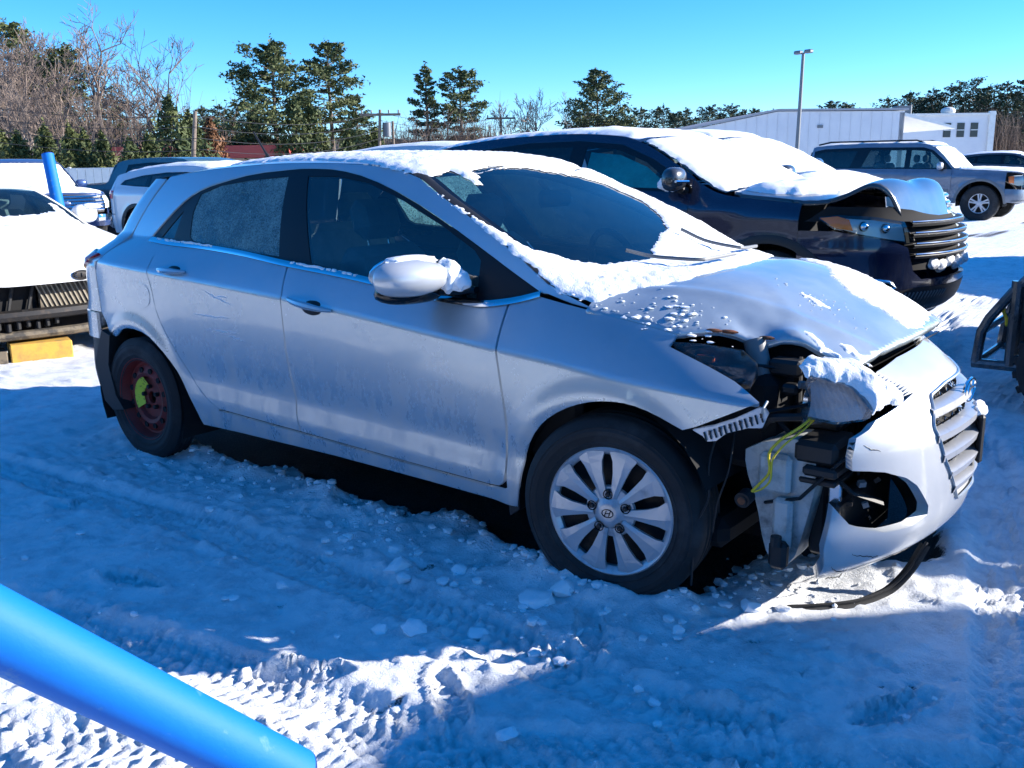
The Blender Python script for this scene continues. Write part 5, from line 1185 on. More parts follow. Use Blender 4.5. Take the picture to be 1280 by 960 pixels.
# --- large slate SUV across the lot
SEQ = dict(wb=3.0, fo=.92, ro=1.15, w=.97, wr=.74, sill=.42, arch=.50, tyre=.40, lift=.02, tw=.26, rim=.235, res=.09, body='slate', k=.06, drop=.05, hoodz=1.1, flare=.03,
    top=[(.95, .95), (.85, 1.10), (.6, 1.15), (0, 1.19), (-.42, 1.21), (-.50, 1.22), (-.8, 1.50), (-1.08, 1.72), (-1.3, 1.78), (-2.2, 1.80), (-3.2, 1.79), (-3.8, 1.75), (-4.15, 1.70)],
    belt=[(.95, 1.0), (0, 1.08), (-.6, 1.15), (-2, 1.17), (-4.2, 1.19)], doors=[-.62, -1.62, -2.55], cowl=-.46, header=-1.06,
    dlo=[(-.62, 1.17), (-.82, 1.38), (-1.08, 1.60), (-1.3, 1.67), (-2.6, 1.69), (-3.6, 1.67), (-3.95, 1.60), (-4.0, 1.22), (-2, 1.19)],
    wins=[[(-.78, 1.20), (-.95, 1.40), (-1.15, 1.58), (-1.56, 1.62), (-1.56, 1.20)], [(-1.68, 1.21), (-1.68, 1.62), (-2.5, 1.63), (-2.68, 1.22)], [(-2.95, 1.23), (-2.80, 1.62), (-3.6, 1.60), (-3.85, 1.52), (-3.88, 1.24)]],
    glass=['glass_mid', 'glass_side', 'glass_dark'], cladding='plastic_grey', seats=[-1.5, -2.4],
    nose=[(.42, .80), (.5, .93), (.65, .95), (.85, .93), (1.0, .92), (1.1, .86)], bumper=[(0, .45), (0, .74), (.5, .72), (1.5, .72), (2, .74), (2, .45), (1.5, .42), (.5, .42)],
    lamps=[[(.06, 1.02), (.5, 1.03), (.56, .82), (.3, .80), (.08, .84)]], bars=[(.98, .58, 1.42, .05), (.90, .58, 1.42, .05), (.82, .58, 1.42, .05)], mirror=(-.86, 1.18), mirmat='hubcap')
E3 = vehicle('slate_suv', 'slate blue full-size SUV with roof rack parked across the lot', 'car', (-3.55, 21.2, -.02), R(0), SEQ)
r3 = E3.root
panel('turn_signal', [(.03, 1.0), (.16, 1.01), (.17, .86), (.05, .87)], E3.S3, M['amber'], r3, .05, off=.012, gap=0, skirt=0)
for s_ in (-1, 1): mb = MB(); mb.tube([(-1.3, s_*.66, 1.76), (-1.5, s_*.66, 1.83), (-3.5, s_*.66, 1.83), (-3.8, s_*.66, 1.77)], .022, 6); mb.build('roof_rail', M['black_plastic'], r3)
for x in (-1.9, -2.7): mb = MB(); mb.tube([(x, -.66, 1.83), (x, .66, 1.83)], .02, 6); mb.build('roof_bar', M['black_plastic'], r3)
for s_ in (False, True): panel('door_moulding', [(-.66, .66), (-.66, .73), (-2.5, .73), (-2.5, .66)], E3.S1, M['plastic_grey'], r3, .15, off=.012, mirror=s_, gap=0)
veh_snow(E3, ('ws', 'hood', 'roof'), .03, .08, 4)
# --- low wagon behind the slate SUV and a pale hood beyond
E4 = vehicle('dark_wagon', 'dark low wagon with pale roof behind the slate SUV', 'car', (-4.6, 37.0, -.05), R(-4), dict(SUV, body='black_paint', res=.14, hres=.14))
veh_snow(E4, ('roof', 'hood', 'ws'), .05, .14, 9)
E5 = vehicle('grey_sedan', 'pale grey snowy vehicle at the far right edge of the lot', 'car', (-.6, 46.0, -.05), R(-6), dict(SUV, body='palegrey', res=.16, hres=.16))
veh_snow(E5, ('roof', 'hood', 'ws'), .05, .14, 10)
# --- vehicle whose pale roof shows between the two nearest cars
E6 = vehicle('grey_van', 'vehicle with a smooth pale grey roof showing behind the silver hatchback', 'car', (-5.2, 6.6, .02), R(3), dict(SUV, body='palegrey', res=.10, hres=.10))
veh_snow(E6, ('roof', 'ws'), .03, .08, 14)
# --- white sedan without its bumper
SED = dict(wb=2.78, fo=.80, ro=1.0, w=.90, wr=.58, sill=.25, arch=.36, tyre=.32, tw=.21, rim=.21, res=.05, body='white_paint', k=.14, drop=.06, hoodz=.80,
    top=[(.86, .60), (.78, .665), (.6, .73), (.2, .82), (-.2, .90), (-.45, .945), (-.55, .96), (-.9, 1.12), (-1.25, 1.25), (-1.5, 1.30), (-1.9, 1.33), (-2.4, 1.30), (-2.9, 1.17), (-3.3, 1.04), (-3.8, .98)],
    belt=[(.8, .62), (.4, .76), (-.4, .86), (-1, .89), (-2, .91), (-3, .95), (-3.8, .96)], doors=[-.55, -1.55, -2.5], cowl=-.50, header=-1.25,
    dlo=[(-.68, .885), (-.95, 1.02), (-1.25, 1.14), (-1.55, 1.21), (-2.0, 1.235), (-2.5, 1.19), (-2.85, 1.07), (-3.0, .985), (-2, .935), (-1, .91)],
    wins=[[(-.92, .925), (-1.05, 1.03), (-1.3, 1.125), (-1.5, 1.165), (-1.5, .935)], [(-1.62, .94), (-1.62, 1.18), (-2.0, 1.19), (-2.4, 1.16), (-2.5, .97)], [(-2.58, .98), (-2.52, 1.13), (-2.85, 1.0)]],
    glass=['glass_side', 'glass_side', 'glass_dark'], seats=[-1.45], nose=[(.25, .70), (.40, .78), (.60, .80), (.66, .78), (.72, .70)], mirror=(-.98, .93), hoodfront=.79)
E7 = vehicle('white_sedan', 'white sedan stripped of its front bumper, snow on hood and windscreen, propped on yellow wood', 'car', (-6.22, .42, .0), R(-3), SED)
r7 = E7.root
panel('hood_lip', [(.38, .60), (.42, .645), (.7, .665), (1.3, .665), (1.58, .645), (1.62, .60), (1.3, .585), (.7, .585)], E7.S3, M['white_paint'], r7, .03, gap=0)
mb = MB(); c0 = np.array([.805, .02, .628]); mb.tube([c0+[0, .065*math.cos(t), .032*math.sin(t)] for t in np.linspace(0, 2*math.pi, 24)[:-1]], .006, 6, closed=True); mb.sph(c0+[-.004, 0, 0], (.005, .062, .030), 16, 8)
mb.build('emblem', M['steel_dark'], r7, True)
for k, (x, w_) in enumerate(((-.048, .0), (.0, .0), (.048, .0))):
    mb = MB(); a = c0+[.004, x, 0]
    if k == 0: mb.tube([a+[0, -.012, -.016], a+[0, -.012, .016]], .003, 5); mb.tube([a+[0, .012, .016], a+[0, -.010, 0], a+[0, .012, -.016]], .003, 5)
    elif k == 1: mb.tube([a+[0, 0, -.016], a+[0, 0, .016]], .003, 5)
    else: mb.tube([a+[0, -.014, -.016], a+[0, 0, .016], a+[0, .014, -.016]], .003, 5)
    mb.build('emblem_letter', M['chrome'], r7)
for s_ in (-1, 1):
    mb = MB(); mb.box((.55, s_*.72, .56), (.16, .26, .14), bev=.04); mb.build('headlight_mount', M['black_plastic'], r7)
mb = MB(); mb.box((.60, .25, .47), (.03, .95, .26)); mb.build('condenser', M['dirty'], r7)
for k in range(26): mb = MB(); mb.box((.622, -.21+k*.036, .47), (.008, .009, .27), M=Matrix.Rotation(R(22), 4, 'X')); mb.build('condenser_fin', M['wood_grey'], r7)
mb = MB(); mb.box((.54, -.50, .47), (.06, .55, .24), bev=.02); mb.build('duct_panel', M['dark_inner'], r7)
for k in range(4): mb = MB(); mb.tube([(.60, -.74+k*.14, .36), (.60, -.70+k*.15, .60)], .014, 6, flat=.6); mb.build('support_strut', M['black_plastic'], r7)
mb = MB(); mb.box((.63, .0, .605), (.05, 1.4, .035), bev=.01); mb.build('upper_tie_bar', M['black_plastic'], r7)
mb = MB(); P = [(.56+.10*(1-(y/.75)**2), y, .355) for y in np.linspace(-.75, .75, 13)]; mb.tube(P, .055, 8, flat=.8); mb.build('crash_beam', M['steel_dark'], r7, True)
for k in range(6): mb = MB(); mb.box((.67-.02*abs(k-2.5)/2, -.6+k*.24, .37), (.03, .07, .05), bev=.01); mb.build('beam_bracket', M['steel_dark'], r7)
mb = MB(); P = [(.52+.12*(1-(y/.75)**2), y, .205) for y in np.linspace(-.75, .75, 13)]; mb.tube(P, .05, 8, flat=.7); mb.build('lower_beam', M['dirty'] if 'dirty' in M else M['plastic_grey'], r7, True)
for k in range(9): mb = MB(); mb.box((.60, -.68+k*.07, .27+.012*(k % 3)), (.06, .03, .07), bev=.008); mb.build('bracket', M['black_plastic'], r7)
mb = MB(); mb.box((.45, .1, .27), (.05, 1.3, .16)); mb.build('splash_shield', M['dark_inner'], r7)
veh_snow(E7, ('roof',), .03, .05, 20)
snow_on('hood_snow', inset(resamp(E7.hood_out, .08), .02), E7.S2, r7, .012, .025, .05, seed=23, rough=.006, lump=12)
wsn = [(-.53-.14*y*y, y) for y in np.linspace(-.72, .72, 13)]+[(-.62, .76), (-.95, .67), (-1.0, .64), (-.82, .60), (-.74, .40), (-.70, .12), (-.76, .02), (-1.2, .0), (-1.22, -.05), (-.74, -.08), (-.68, -.3), (-.72, -.6), (-.9, -.66), (-.62, -.74)]
snow_on('windscreen_snow', wsn, E7.S2, r7, .03, .025, .04, seed=25, rough=.015, lump=14)
lump_obj('mirror_snow', [((-.96, 1.0, 1.06), (.06, .10, .03))], r7)
# --- blue pickup
TRK = dict(wb=3.3, fo=.95, ro=1.2, w=.98, wr=.70, sill=.36, arch=.46, tyre=.39, tw=.26, rim=.235, res=.09, body='blue_paint', k=.08, drop=.05, hoodz=1.0,
    top=[(.97, .85), (.90, .98), (.6, 1.03), (0, 1.06), (-.5, 1.08), (-.6, 1.10), (-.95, 1.38), (-1.2, 1.57), (-1.45, 1.63), (-2.2, 1.65), (-2.9, 1.62), (-3.2, 1.55), (-3.4, 1.14), (-4.6, 1.12)],
    belt=[(.95, .9), (0, .98), (-.6, 1.03), (-2, 1.05), (-4.5, 1.07)], doors=[-.72, -1.75, -2.75], cowl=-.55, header=-1.18,
    dlo=[(-.74, 1.06), (-1.0, 1.28), (-1.25, 1.47), (-1.5, 1.53), (-2.3, 1.54), (-2.9, 1.50), (-3.0, 1.08), (-2, 1.07)],
    wins=[[(-.95, 1.09), (-1.1, 1.28), (-1.3, 1.43), (-1.68, 1.48), (-1.68, 1.09)], [(-1.82, 1.10), (-1.82, 1.49), (-2.5, 1.48), (-2.8, 1.44), (-2.85, 1.11)]],
    glass=['glass_mid', 'glass_side'], seats=[-1.7], nose=[(.36, .92), (.45, .97), (.6, .97), (.8, .95), (.98, .93)],
    bumper=[(0, .38), (0, .58), (.5, .57), (1.5, .57), (2, .58), (2, .38), (1.5, .36), (.5, .36)], lamps=[[(.08, .94), (.46, .95), (.48, .68), (.10, .70)]],
    bars=[(.915, .50, 1.50, .045), (.855, .50, 1.50, .045), (.795, .50, 1.50, .045), (.735, .50, 1.50, .045), (.675, .50, 1.50, .045), (.52, .10, 1.90, .12)], mirror=(-.95, 1.06), bed=True)
E8 = vehicle('blue_pickup', 'blue pickup with chrome grille and snowy hood behind the white sedan', 'truck', (-16.9, 6.0, .0), R(-8), TRK)
panel('grille_backing', [(.48, .62), (.48, .95), (1.52, .95), (1.52, .62)], E8.S3, M['steel_dark'], E8.root, .1, off=-.03, gap=0, skirt=0)
mb = MB(); mb.sph((.955, 0, .79), (.015, .11, .045), 20, 8); mb.build('emblem', M['blue_paint'], E8.root, True)
veh_snow(E8, ('ws', 'hood'), .03, .08, 30)
# --- pale crossover seen from its rear corner
CRS = dict(EDGE); CRS.update(hdisp=None, body='palegrey', res=.08, hres=.08, glass=['glass_dark']*3, lift=0)
CRS['top'] = [(x, z*.91 if z > 1.1 else z) for x, z in EDGE['top']]; CRS['belt'] = [(x, z*.88) for x, z in EDGE['belt']]; CRS['dlo'] = [(x, 1.06+(z-1.17)*.78) for x, z in EDGE['dlo']]; CRS['wins'] = [[(x, 1.06+(z-1.17)*.78) for x, z in q_] for q_ in EDGE['wins']]; CRS['mirror'] = (-.7, 1.05)
E9 = vehicle('pale_crossover', 'pale silver crossover with red tail light behind the silver hatchback rear', 'car', (-11.0, 7.1, -.02), R(4), CRS)
veh_snow(E9, ('ws', 'roof', 'hood'), .04, .07, 40)
# --- teal pickup with its door standing open
E10 = vehicle('teal_pickup', 'dark teal pickup with its driver door standing open before the white fence', 'truck', (-15.0, 9.6, .0), R(12), dict(TRK, body='teal_body') if 'teal_body' in M else dict(TRK, body='slate'))
mb = MB()
dM = Matrix.Translation((-.75, -1.0, 0)) @ Matrix.Rotation(R(-62), 4, 'Z')
fr = [(0, .50), (0, 1.04), (-.32, 1.46), (-.85, 1.50), (-1.0, 1.08), (-.98, .50)]
mb.prism([(0, .50), (0, 1.04), (-1.0, 1.04), (-.98, .50)], .08, dM); mb.build('open_door', M['slate'], E10.root)
mb = MB(); mb.tube([dM @ Vector((x, .04, z)) for x, z in fr[1:5]], .035, 6); mb.build('open_door_frame', M['black_plastic'], E10.root)
mb = MB(); mb.prism([(-.04, 1.05), (-.34, 1.43), (-.82, 1.47), (-.96, 1.06)], .008, dM, .03); mb.build('open_door_glass', M['glass_clear'], E10.root)
mb = MB(); mb.box(dM @ Vector((-.15, -.16, 1.08)), (.16, .22, .18), R(-62), .04); mb.build('door_mirror', M['black_plastic'], E10.root)
# --- unseen vehicles added on the right to shade the lot
def join_tree(root, name):
    """one mesh from a vehicle and its parts, for the rows out of frame"""
    V = []; F = []; fm = []; mats = []
    for ch in root.children:
        b0 = len(V); V += [tuple(v.co) for v in ch.data.vertices]; mi = {}
        for j, m_ in enumerate(ch.data.materials):
            if m_ not in mats: mats.append(m_)
            mi[j] = mats.index(m_)
        for p_ in ch.data.polygons: F.append([b0+q_ for q_ in p_.vertices]); fm.append(mi.get(p_.material_index, 0))
    me = bpy.data.meshes.new(name); me.from_pydata(V, [], F); me.update()
    o = link(name, me, None, None, True, mats, fm); autosmooth(o, 40)
    for ch in list(root.children): bpy.data.objects.remove(ch)
    bpy.data.objects.remove(root); return o
vs = vehicle('unseen_suv', '', 'car', (0, 0, 0), 0, dict(SUV, res=.16, hres=.16, hdisp=None, glass=['glass_dark']*3, wsglass='glass_dark')); suv_one = join_tree(vs.root, 'unseen_suv')
vs = vehicle('unseen_suv', '', 'car', (0, 0, 0), 0, dict(SEQ, res=.16, hres=.16, glass=['glass_dark']*3, wsglass='glass_dark')); big_one = join_tree(vs.root, 'unseen_suv')
used = set()
def put(proto, x_, y_, a_, lab, grp):
    o = proto if proto.name not in used else proto.copy()
    if proto.name in used: C.objects.link(o)
    used.add(proto.name); o.location = (x_, y_, 0); o.rotation_euler = (0, 0, a_); tag(o, lab, 'car', grp)
sx, sy = SUN_DIR.x, SUN_DIR.y
for k, (p_, q_, pr_, lb, h_) in enumerate(((4.5, .80-3.8, suv_one, 'dark crossover added right of the frame for shade, first in the row', -1), (9.0, -8.6, suv_one, 'dark crossover added right of the frame for shade, last in the row', -1))):
    put(pr_, sx*p_+sy*q_, sy*p_-sx*q_, math.atan2(-sx*h_, sy*h_), lb, 'vehicles added right of the frame for shade')
for j, yy in enumerate((-7.6, -12.4)):  # unseen rows added to darken what the car paint reflects
    for k in range(6):
        put(suv_one if (j+k) % 3 else big_one, -20+k*5.6+(j % 2)*1.3+.3*math.sin(k*3+j), yy, R(2*math.sin(k+j)), ('dark crossover' if (j+k) % 3 else 'slate full-size SUV')+' in the rows added behind the camera for paint reflections', 'vehicles added in rows behind the camera, '+('crossovers' if (j+k) % 3 else 'full-size'))
TREES = [["pine", -60.1, 26.7, 10.2, 0.31], ["pine", -55.5, 27.7, 8.5, 0.31], ["pine", -61.7, 29.4, 8.6, 0.31], ["pine", -58.0, 24.5, 6.9, 0.31], ["pine", -55.4, 30.3, 5.9, 0.31], ["oak", -46.0, 24.7, 8.5, 0], ["oak", -48.6, 30.4, 8.2, 1], ["oak", -48.2, 20.4, 7.3, 2], ["oak", -46.3, 20.6, 6.6, 3], ["oak", -49.7, 24.4, 7.4, 0], ["birch", -43.3, 17.7, 5.4, 0], ["birch", -41.8, 17.5, 5.5, 0], ["birch", -42.5, 18.3, 5.0, 0], ["birch", -41.3, 20.5, 4.7, 0], ["birch", -41.9, 21.3, 5.2, 0], ["birch", -39.8, 21.7, 4.5, 0], ["birch", -42.9, 19.3, 5.3, 0], ["birch", -41.2, 19.3, 4.7, 0], ["cedar", -38.8, 17.3, 3.2, 0], ["cedar", -37.0, 17.4, 3.1, 0], ["cedar", -36.0, 18.2, 2.8, 0], ["cedar", -39.7, 16.6, 3.0, 0], ["cedar", -36.4, 20.5, 2.9, 0], ["cedar", -34.2, 18.3, 2.6, 0], ["cedar", -38.5, 18.8, 3.0, 0], ["cedar", -41.3, 16.6, 3.2, 0], ["cedar", -37.4, 22.3, 4.4, 1], ["cedar", -37.6, 23.4, 3.9, 1], ["oak", -52.2, 23.7, 7.9, 0], ["oak", -50.6, 26.3, 6.6, 0], ["oak", -48.2, 22.9, 6.8, 0], ["oak", -51.9, 22.7, 6.6, 0], ["oak", -47.0, 26.5, 5.9, 0], ["oak", -47.8, 28.5, 6.5, 0], ["birch", -44.6, 20.6, 5.8, 0], ["birch", -41.5, 21.7, 5.0, 0], ["birch", -39.4, 22.0, 4.3, 0], ["birch", -43.7, 21.3, 5.4, 0], ["birch", -46.2, 19.3, 6.2, 0], ["brown", -38.6, 25.2, 3.7, 0], ["pine", -64.2, 43.0, 6.0, 0.3], ["pine", -65.6, 45.8, 6.4, 0.3], ["pine", -63.1, 45.1, 5.9, 0.3], ["pine", -61.4, 45.2, 5.7, 0.3], ["pine1", -41.1, 31.1, 7.9, 0.26], ["cedar", -38.6, 30.4, 4.7, 1], ["cedar", -38.8, 31.6, 4.6, 1], ["cedar", -42.1, 30.3, 4.1, 1], ["pine2", -40.2, 34.4, 8.1, 0.2], ["pine", -40.5, 36.7, 5.2, 0.24], ["cedar", -36.4, 32.1, 3.4, 0], ["cedar", -36.9, 34.4, 3.4, 0], ["pine", -44.3, 46.8, 8.0, 0.17], ["pine2", -42.5, 48.2, 7.8, 0.2], ["brush", -43.9, 44.5, 4.4, 0], ["brush", -43.6, 47.4, 4.4, 0], ["brush", -41.6, 48.9, 4.3, 0], ["brush", -41.3, 46.5, 5.1, 0], ["pine", -37.3, 57.4, 7.9, 0.3], ["oak", -41.1, 54.5, 5.8, 1], ["oak", -39.5, 55.7, 5.7, 2], ["oak", -43.6, 55.1, 5.2, 3], ["pine", -45.9, 74.2, 6.0, 0.34], ["pine", -45.5, 77.1, 6.3, 0.34], ["pine", -44.7, 80.3, 6.6, 0.34], ["pine", -42.0, 79.8, 6.2, 0.34], ["pine", -40.9, 81.9, 6.4, 0.34], ["pine", -39.7, 84.2, 6.6, 0.34], ["pine", -38.5, 86.4, 6.3, 0.34], ["pine", -37.8, 89.6, 6.3, 0.34], ["pine", -40.8, 75.5, 5.6, 0.34], ["pine", -37.2, 80.9, 5.8, 0.34], ["pine", -47.0, 70.7, 5.9, 0.34], ["pine", -35.2, 98.1, 7.3, 0.34], ["pine", -34.8, 101.0, 7.2, 0.34], ["pine", -30.0, 99.5, 7.5, 0.3], ["pine", -28.8, 103.0, 8.0, 0.3], ["pine", -27.6, 106.6, 8.5, 0.3], ["pine", -25.5, 105.6, 8.7, 0.3], ["pine2", -23.5, 104.6, 8.9, 0.3], ["pine", -21.6, 103.5, 8.2, 0.3], ["pine", -20.4, 105.7, 8.6, 0.3], ["pine", -18.1, 103.6, 8.8, 0.3], ["pine2", -29.2, 108.0, 7.6, 0.3], ["pine2", -20.1, 109.8, 7.8, 0.3], ["pine2", -24.9, 113.9, 7.9, 0.3], ["brush", -19.4, 100.0, 5.7, 1], ["brush", -18.7, 104.4, 6.2, 1], ["brush", -22.7, 107.8, 6.1, 1], ["brush", -25.4, 110.9, 6.3, 1]]
POLES = {"util": [[-35.16, 33.12, 4.24], [-42.98, 53.03, 4.91], [-29.4, 18.11, 3.42], [-38.28, 37.18, 3.89], [-37.46, 10.53, 4.6]], "lamp": [-16.19, 41.38, 6.17]}
BP0 = [0.134, -2.75, 0.727]
BP1 = [0.273, -2.346, 0.31]
# ------------------------------------------------------------------ trees
def leafmat(name, a, b_, sc=.6):
    m_ = mat(name, a, .75, var=(sc, b_, .38, .62)); return m_
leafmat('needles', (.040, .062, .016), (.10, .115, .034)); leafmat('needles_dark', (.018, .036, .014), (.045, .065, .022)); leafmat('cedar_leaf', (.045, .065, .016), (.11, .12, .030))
leafmat('brown_leaf', (.20, .085, .030), (.11, .055, .025)); mat('bark', (.10, .075, .058), .9, var=(2.2, (.22, .18, .15), .42, .62)); mat('bark_pale', (.34, .29, .24), .9, var=(3, (.20, .16, .13), .45, .65)); mat('twig', (.25, .19, .15), .9, var=(1.5, (.15, .11, .09), .4, .6)); mat('brush_twig', (.24, .17, .125), .9, var=(.5, (.13, .095, .07), .4, .6))
def tris(name, C_, size, mat_, parent, rg, flat=.55):
    """many small leaf faces round the points C_"""
    n = len(C_); a = rg.normal(size=(n, 3)); a[:, 2] *= flat; a /= np.linalg.norm(a, axis=1)[:, None]; b_ = rg.normal(size=(n, 3)); b_ -= a*np.einsum('ij,ij->i', a, b_)[:, None]; b_ /= np.linalg.norm(b_, axis=1)[:, None]
    s_ = (size*(.6+.8*rg.random(n)))[:, None]
    V = np.stack([C_+a*s_, C_-a*s_*.55+b_*s_*.42, C_-a*s_*.55-b_*s_*.42], 1).reshape(-1, 3); me = bpy.data.meshes.new(name)
    me.vertices.add(3*n); me.vertices.foreach_set('co', V.ravel()); me.loops.add(3*n); me.loops.foreach_set('vertex_index', np.arange(3*n, dtype=np.int32)); me.polygons.add(n); me.polygons.foreach_set('loop_start', np.arange(0, 3*n, 3, dtype=np.int32)); me.update(calc_edges=True)
    return link(name, me, mat_, parent, False)
def pine_mesh(root, h, spread, seed, bare_to=.25, leaf='needles', dens=1.0, lop=0.0):
    rg = np.random.default_rng(seed); mb = MB(); lean = rg.normal(0, .02, 2)*h
    mb.tube([(lean[0]*t, lean[1]*t, h*t) for t in (0, .3, .6, .85, 1)], [h*.019, h*.016, h*.011, h*.006, h*.001], 7)
    P = []; z = h*bare_to; bm_ = MB()
    while z < h*.985:
        t = (z/h-bare_to)/(1-bare_to); n = rg.integers(3, 6); prof = min(1, .55+1.8*t)*max(0, 1-t)**.55*1.05; a0 = rg.uniform(0, 6.28)
        for k in range(n):
            a = a0+6.283*k/n+rg.normal(0, .3); L = h*spread*prof*rg.uniform(.55, 1.25)*(1+lop*math.cos(a-math.pi))
            if L < .15: L = .15
            rise = L*(.06+.50*t)+rg.normal(0, .09)*L; d = np.array([math.cos(a), math.sin(a), 0]); b0 = np.array([lean[0]*z/h, lean[1]*z/h, z])
            tip = b0+d*L+[0, 0, rise]; mid = b0+d*L*.5+[0, 0, rise*.25]
            bm_.tube([b0, mid, tip], [h*.005*(1-t*.6), h*.003, h*.001], 4, False)
            m_ = int((16+L*44)*dens); s_ = rg.random(m_)**.55*.78+.24; q_ = np.outer((1-s_)**2, b0)+np.outer(2*s_*(1-s_), mid)+np.outer(s_**2, tip)
            wv = L*.20*(1.1-.5*s_); off = rg.normal(size=(m_, 3))*np.stack([wv, wv, wv*.30], 1); off[:, 2] += .03*L; P.append(q_+off)
        z += h*rg.uniform(.032, .072)*(1-.35*t)
    P.append(np.array([lean[0], lean[1], h])+rg.normal(size=(30, 3))*[.1, .1, .25]*h*.08)
    mb.build('trunk', M['bark'], root, True); bm_.build('limbs', M['bark'], root)
    tris('crown', np.concatenate(P), h*.010+.055, M[leaf], root, rg)
def cedar_mesh(root, h, seed, leaf='cedar_leaf'):
    rg = np.random.default_rng(seed); n = 2600; t = rg.random(n)**1.3; a = rg.uniform(0, 6.283, n); lob = 1+.28*np.sin(a*3+seed)+.2*np.sin(a*5+t*9)
    r_ = h*.36*(1-t)**.7*lob*np.sqrt(rg.uniform(.25, 1, n)); P = np.stack([r_*np.cos(a), r_*np.sin(a), .05*h+t*h*.95+rg.normal(0, .04*h, n)], 1)
    mb = MB(); mb.tube([(0, 0, 0), (0, 0, h*.9)], [h*.02, h*.004], 6); mb.build('trunk', M['bark'], root); tris('crown', P, h*.024+.045, M[leaf], root, rg, 1.2)
def bare_mesh(root, h, seed, spread=.5, bark='bark', levels=5, first=.35, thick=.020):
    rg = np.random.default_rng(seed); mb = MB(); tw = MB()
    def grow(p, d, L, r_, lev):
        k = 3 if lev < 3 else 2; pts = [p]; q_ = p
        for i in range(k):
            d = d+rg.normal(0, .13, 3); d[2] += .05; d /= np.linalg.norm(d); q_ = q_+d*L/k; pts.append(q_)
        (mb if lev < 2 else tw).tube(pts, list(np.linspace(r_, r_*.62, k+1)), 5 if lev < 2 else 3, False)
        if lev >= levels: return
        for j in range(rg.integers(2, 4) if lev < 3 else rg.integers(2, 5)):
            nd = d+rg.normal(0, spread, 3)*[1, 1, .7]; nd[2] = max(nd[2], -.05)+.12; nd /= np.linalg.norm(nd)
            st = pts[-1] if (j == 0 or lev == 0) else pts[rg.integers(1, len(pts))]
            grow(st, nd, L*rg.uniform(.55, .82), max(r_*rg.uniform(.5, .66), .010), lev+1)
    grow(np.zeros(3), np.array([rg.normal(0, .04), rg.normal(0, .04), 1.0]), h*first, h*thick, 0)
    mb.build('trunk', M[bark], root, True); tw.build('branches', M['twig'], root)
def fit_h(root, h):
    zs_ = max(v.co.z for ch in root.children for v in ch.data.vertices); s_ = h/zs_
    for ch in root.children:
        co = np.zeros(len(ch.data.vertices)*3); ch.data.vertices.foreach_get('co', co); ch.data.vertices.foreach_set('co', co*s_); ch.data.update()
proto = {}
cnt = {}
LAB = {'pine': 'dark green pine', 'pine1': 'broad tall white pine with long low boughs left of the open-crowned pine', 'pine2': 'open-crowned pine', 'oak': 'leafless spreading tree', 'birch': 'thin pale leafless trunk', 'cedar': 'low bushy green cedar', 'brown': 'small oak holding rusty brown leaves beside the red-roofed building', 'brush': 'reddish leafless brush'}
NM = {'pine': 'pine_tree', 'pine1': 'pine_tree', 'pine2': 'pine_tree', 'oak': 'bare_tree', 'birch': 'bare_tree', 'cedar': 'cedar_shrub', 'brown': 'brown_oak', 'brush': 'brush_thicket'}
def where(x, y):
    px = math.degrees(math.atan2(x-CAM['loc'][0], y-CAM['loc'][1]))
    return ('in the wood at the far left', 'behind the red-roofed building', 'behind the hatchback roof', 'left of the lone pine', 'in the low tree line behind the navy crossover', 'on the hill behind the white buildings')[0 if px < -53 else 1 if px < -49 else 2 if px < -43 else 3 if px < -36.5 else 4 if px < -24.5 else 5]
def keep_pair(a, b_): return a
ORD = ['first', 'second', 'third', 'fourth', 'fifth', 'sixth', 'seventh', 'eighth', 'ninth', 'tenth', 'eleventh', 'twelfth', 'thirteenth', 'fourteenth', 'fifteenth', 'sixteenth', 'seventeenth', 'eighteenth', 'nineteenth', 'twentieth']+['twenty-'+q_ for q_ in ('first', 'second', 'third', 'fourth', 'fifth', 'sixth', 'seventh', 'eighth', 'ninth')]+['thirtieth']*9
rank = {}
for i, (kind, x, y, h, e) in sorted(enumerate(TREES), key=lambda q_: math.atan2(q_[1][1]-CAM['loc'][0], q_[1][2]-CAM['loc'][1])):
    rank.setdefault((NM[kind], where(x, y)), []).append(i)
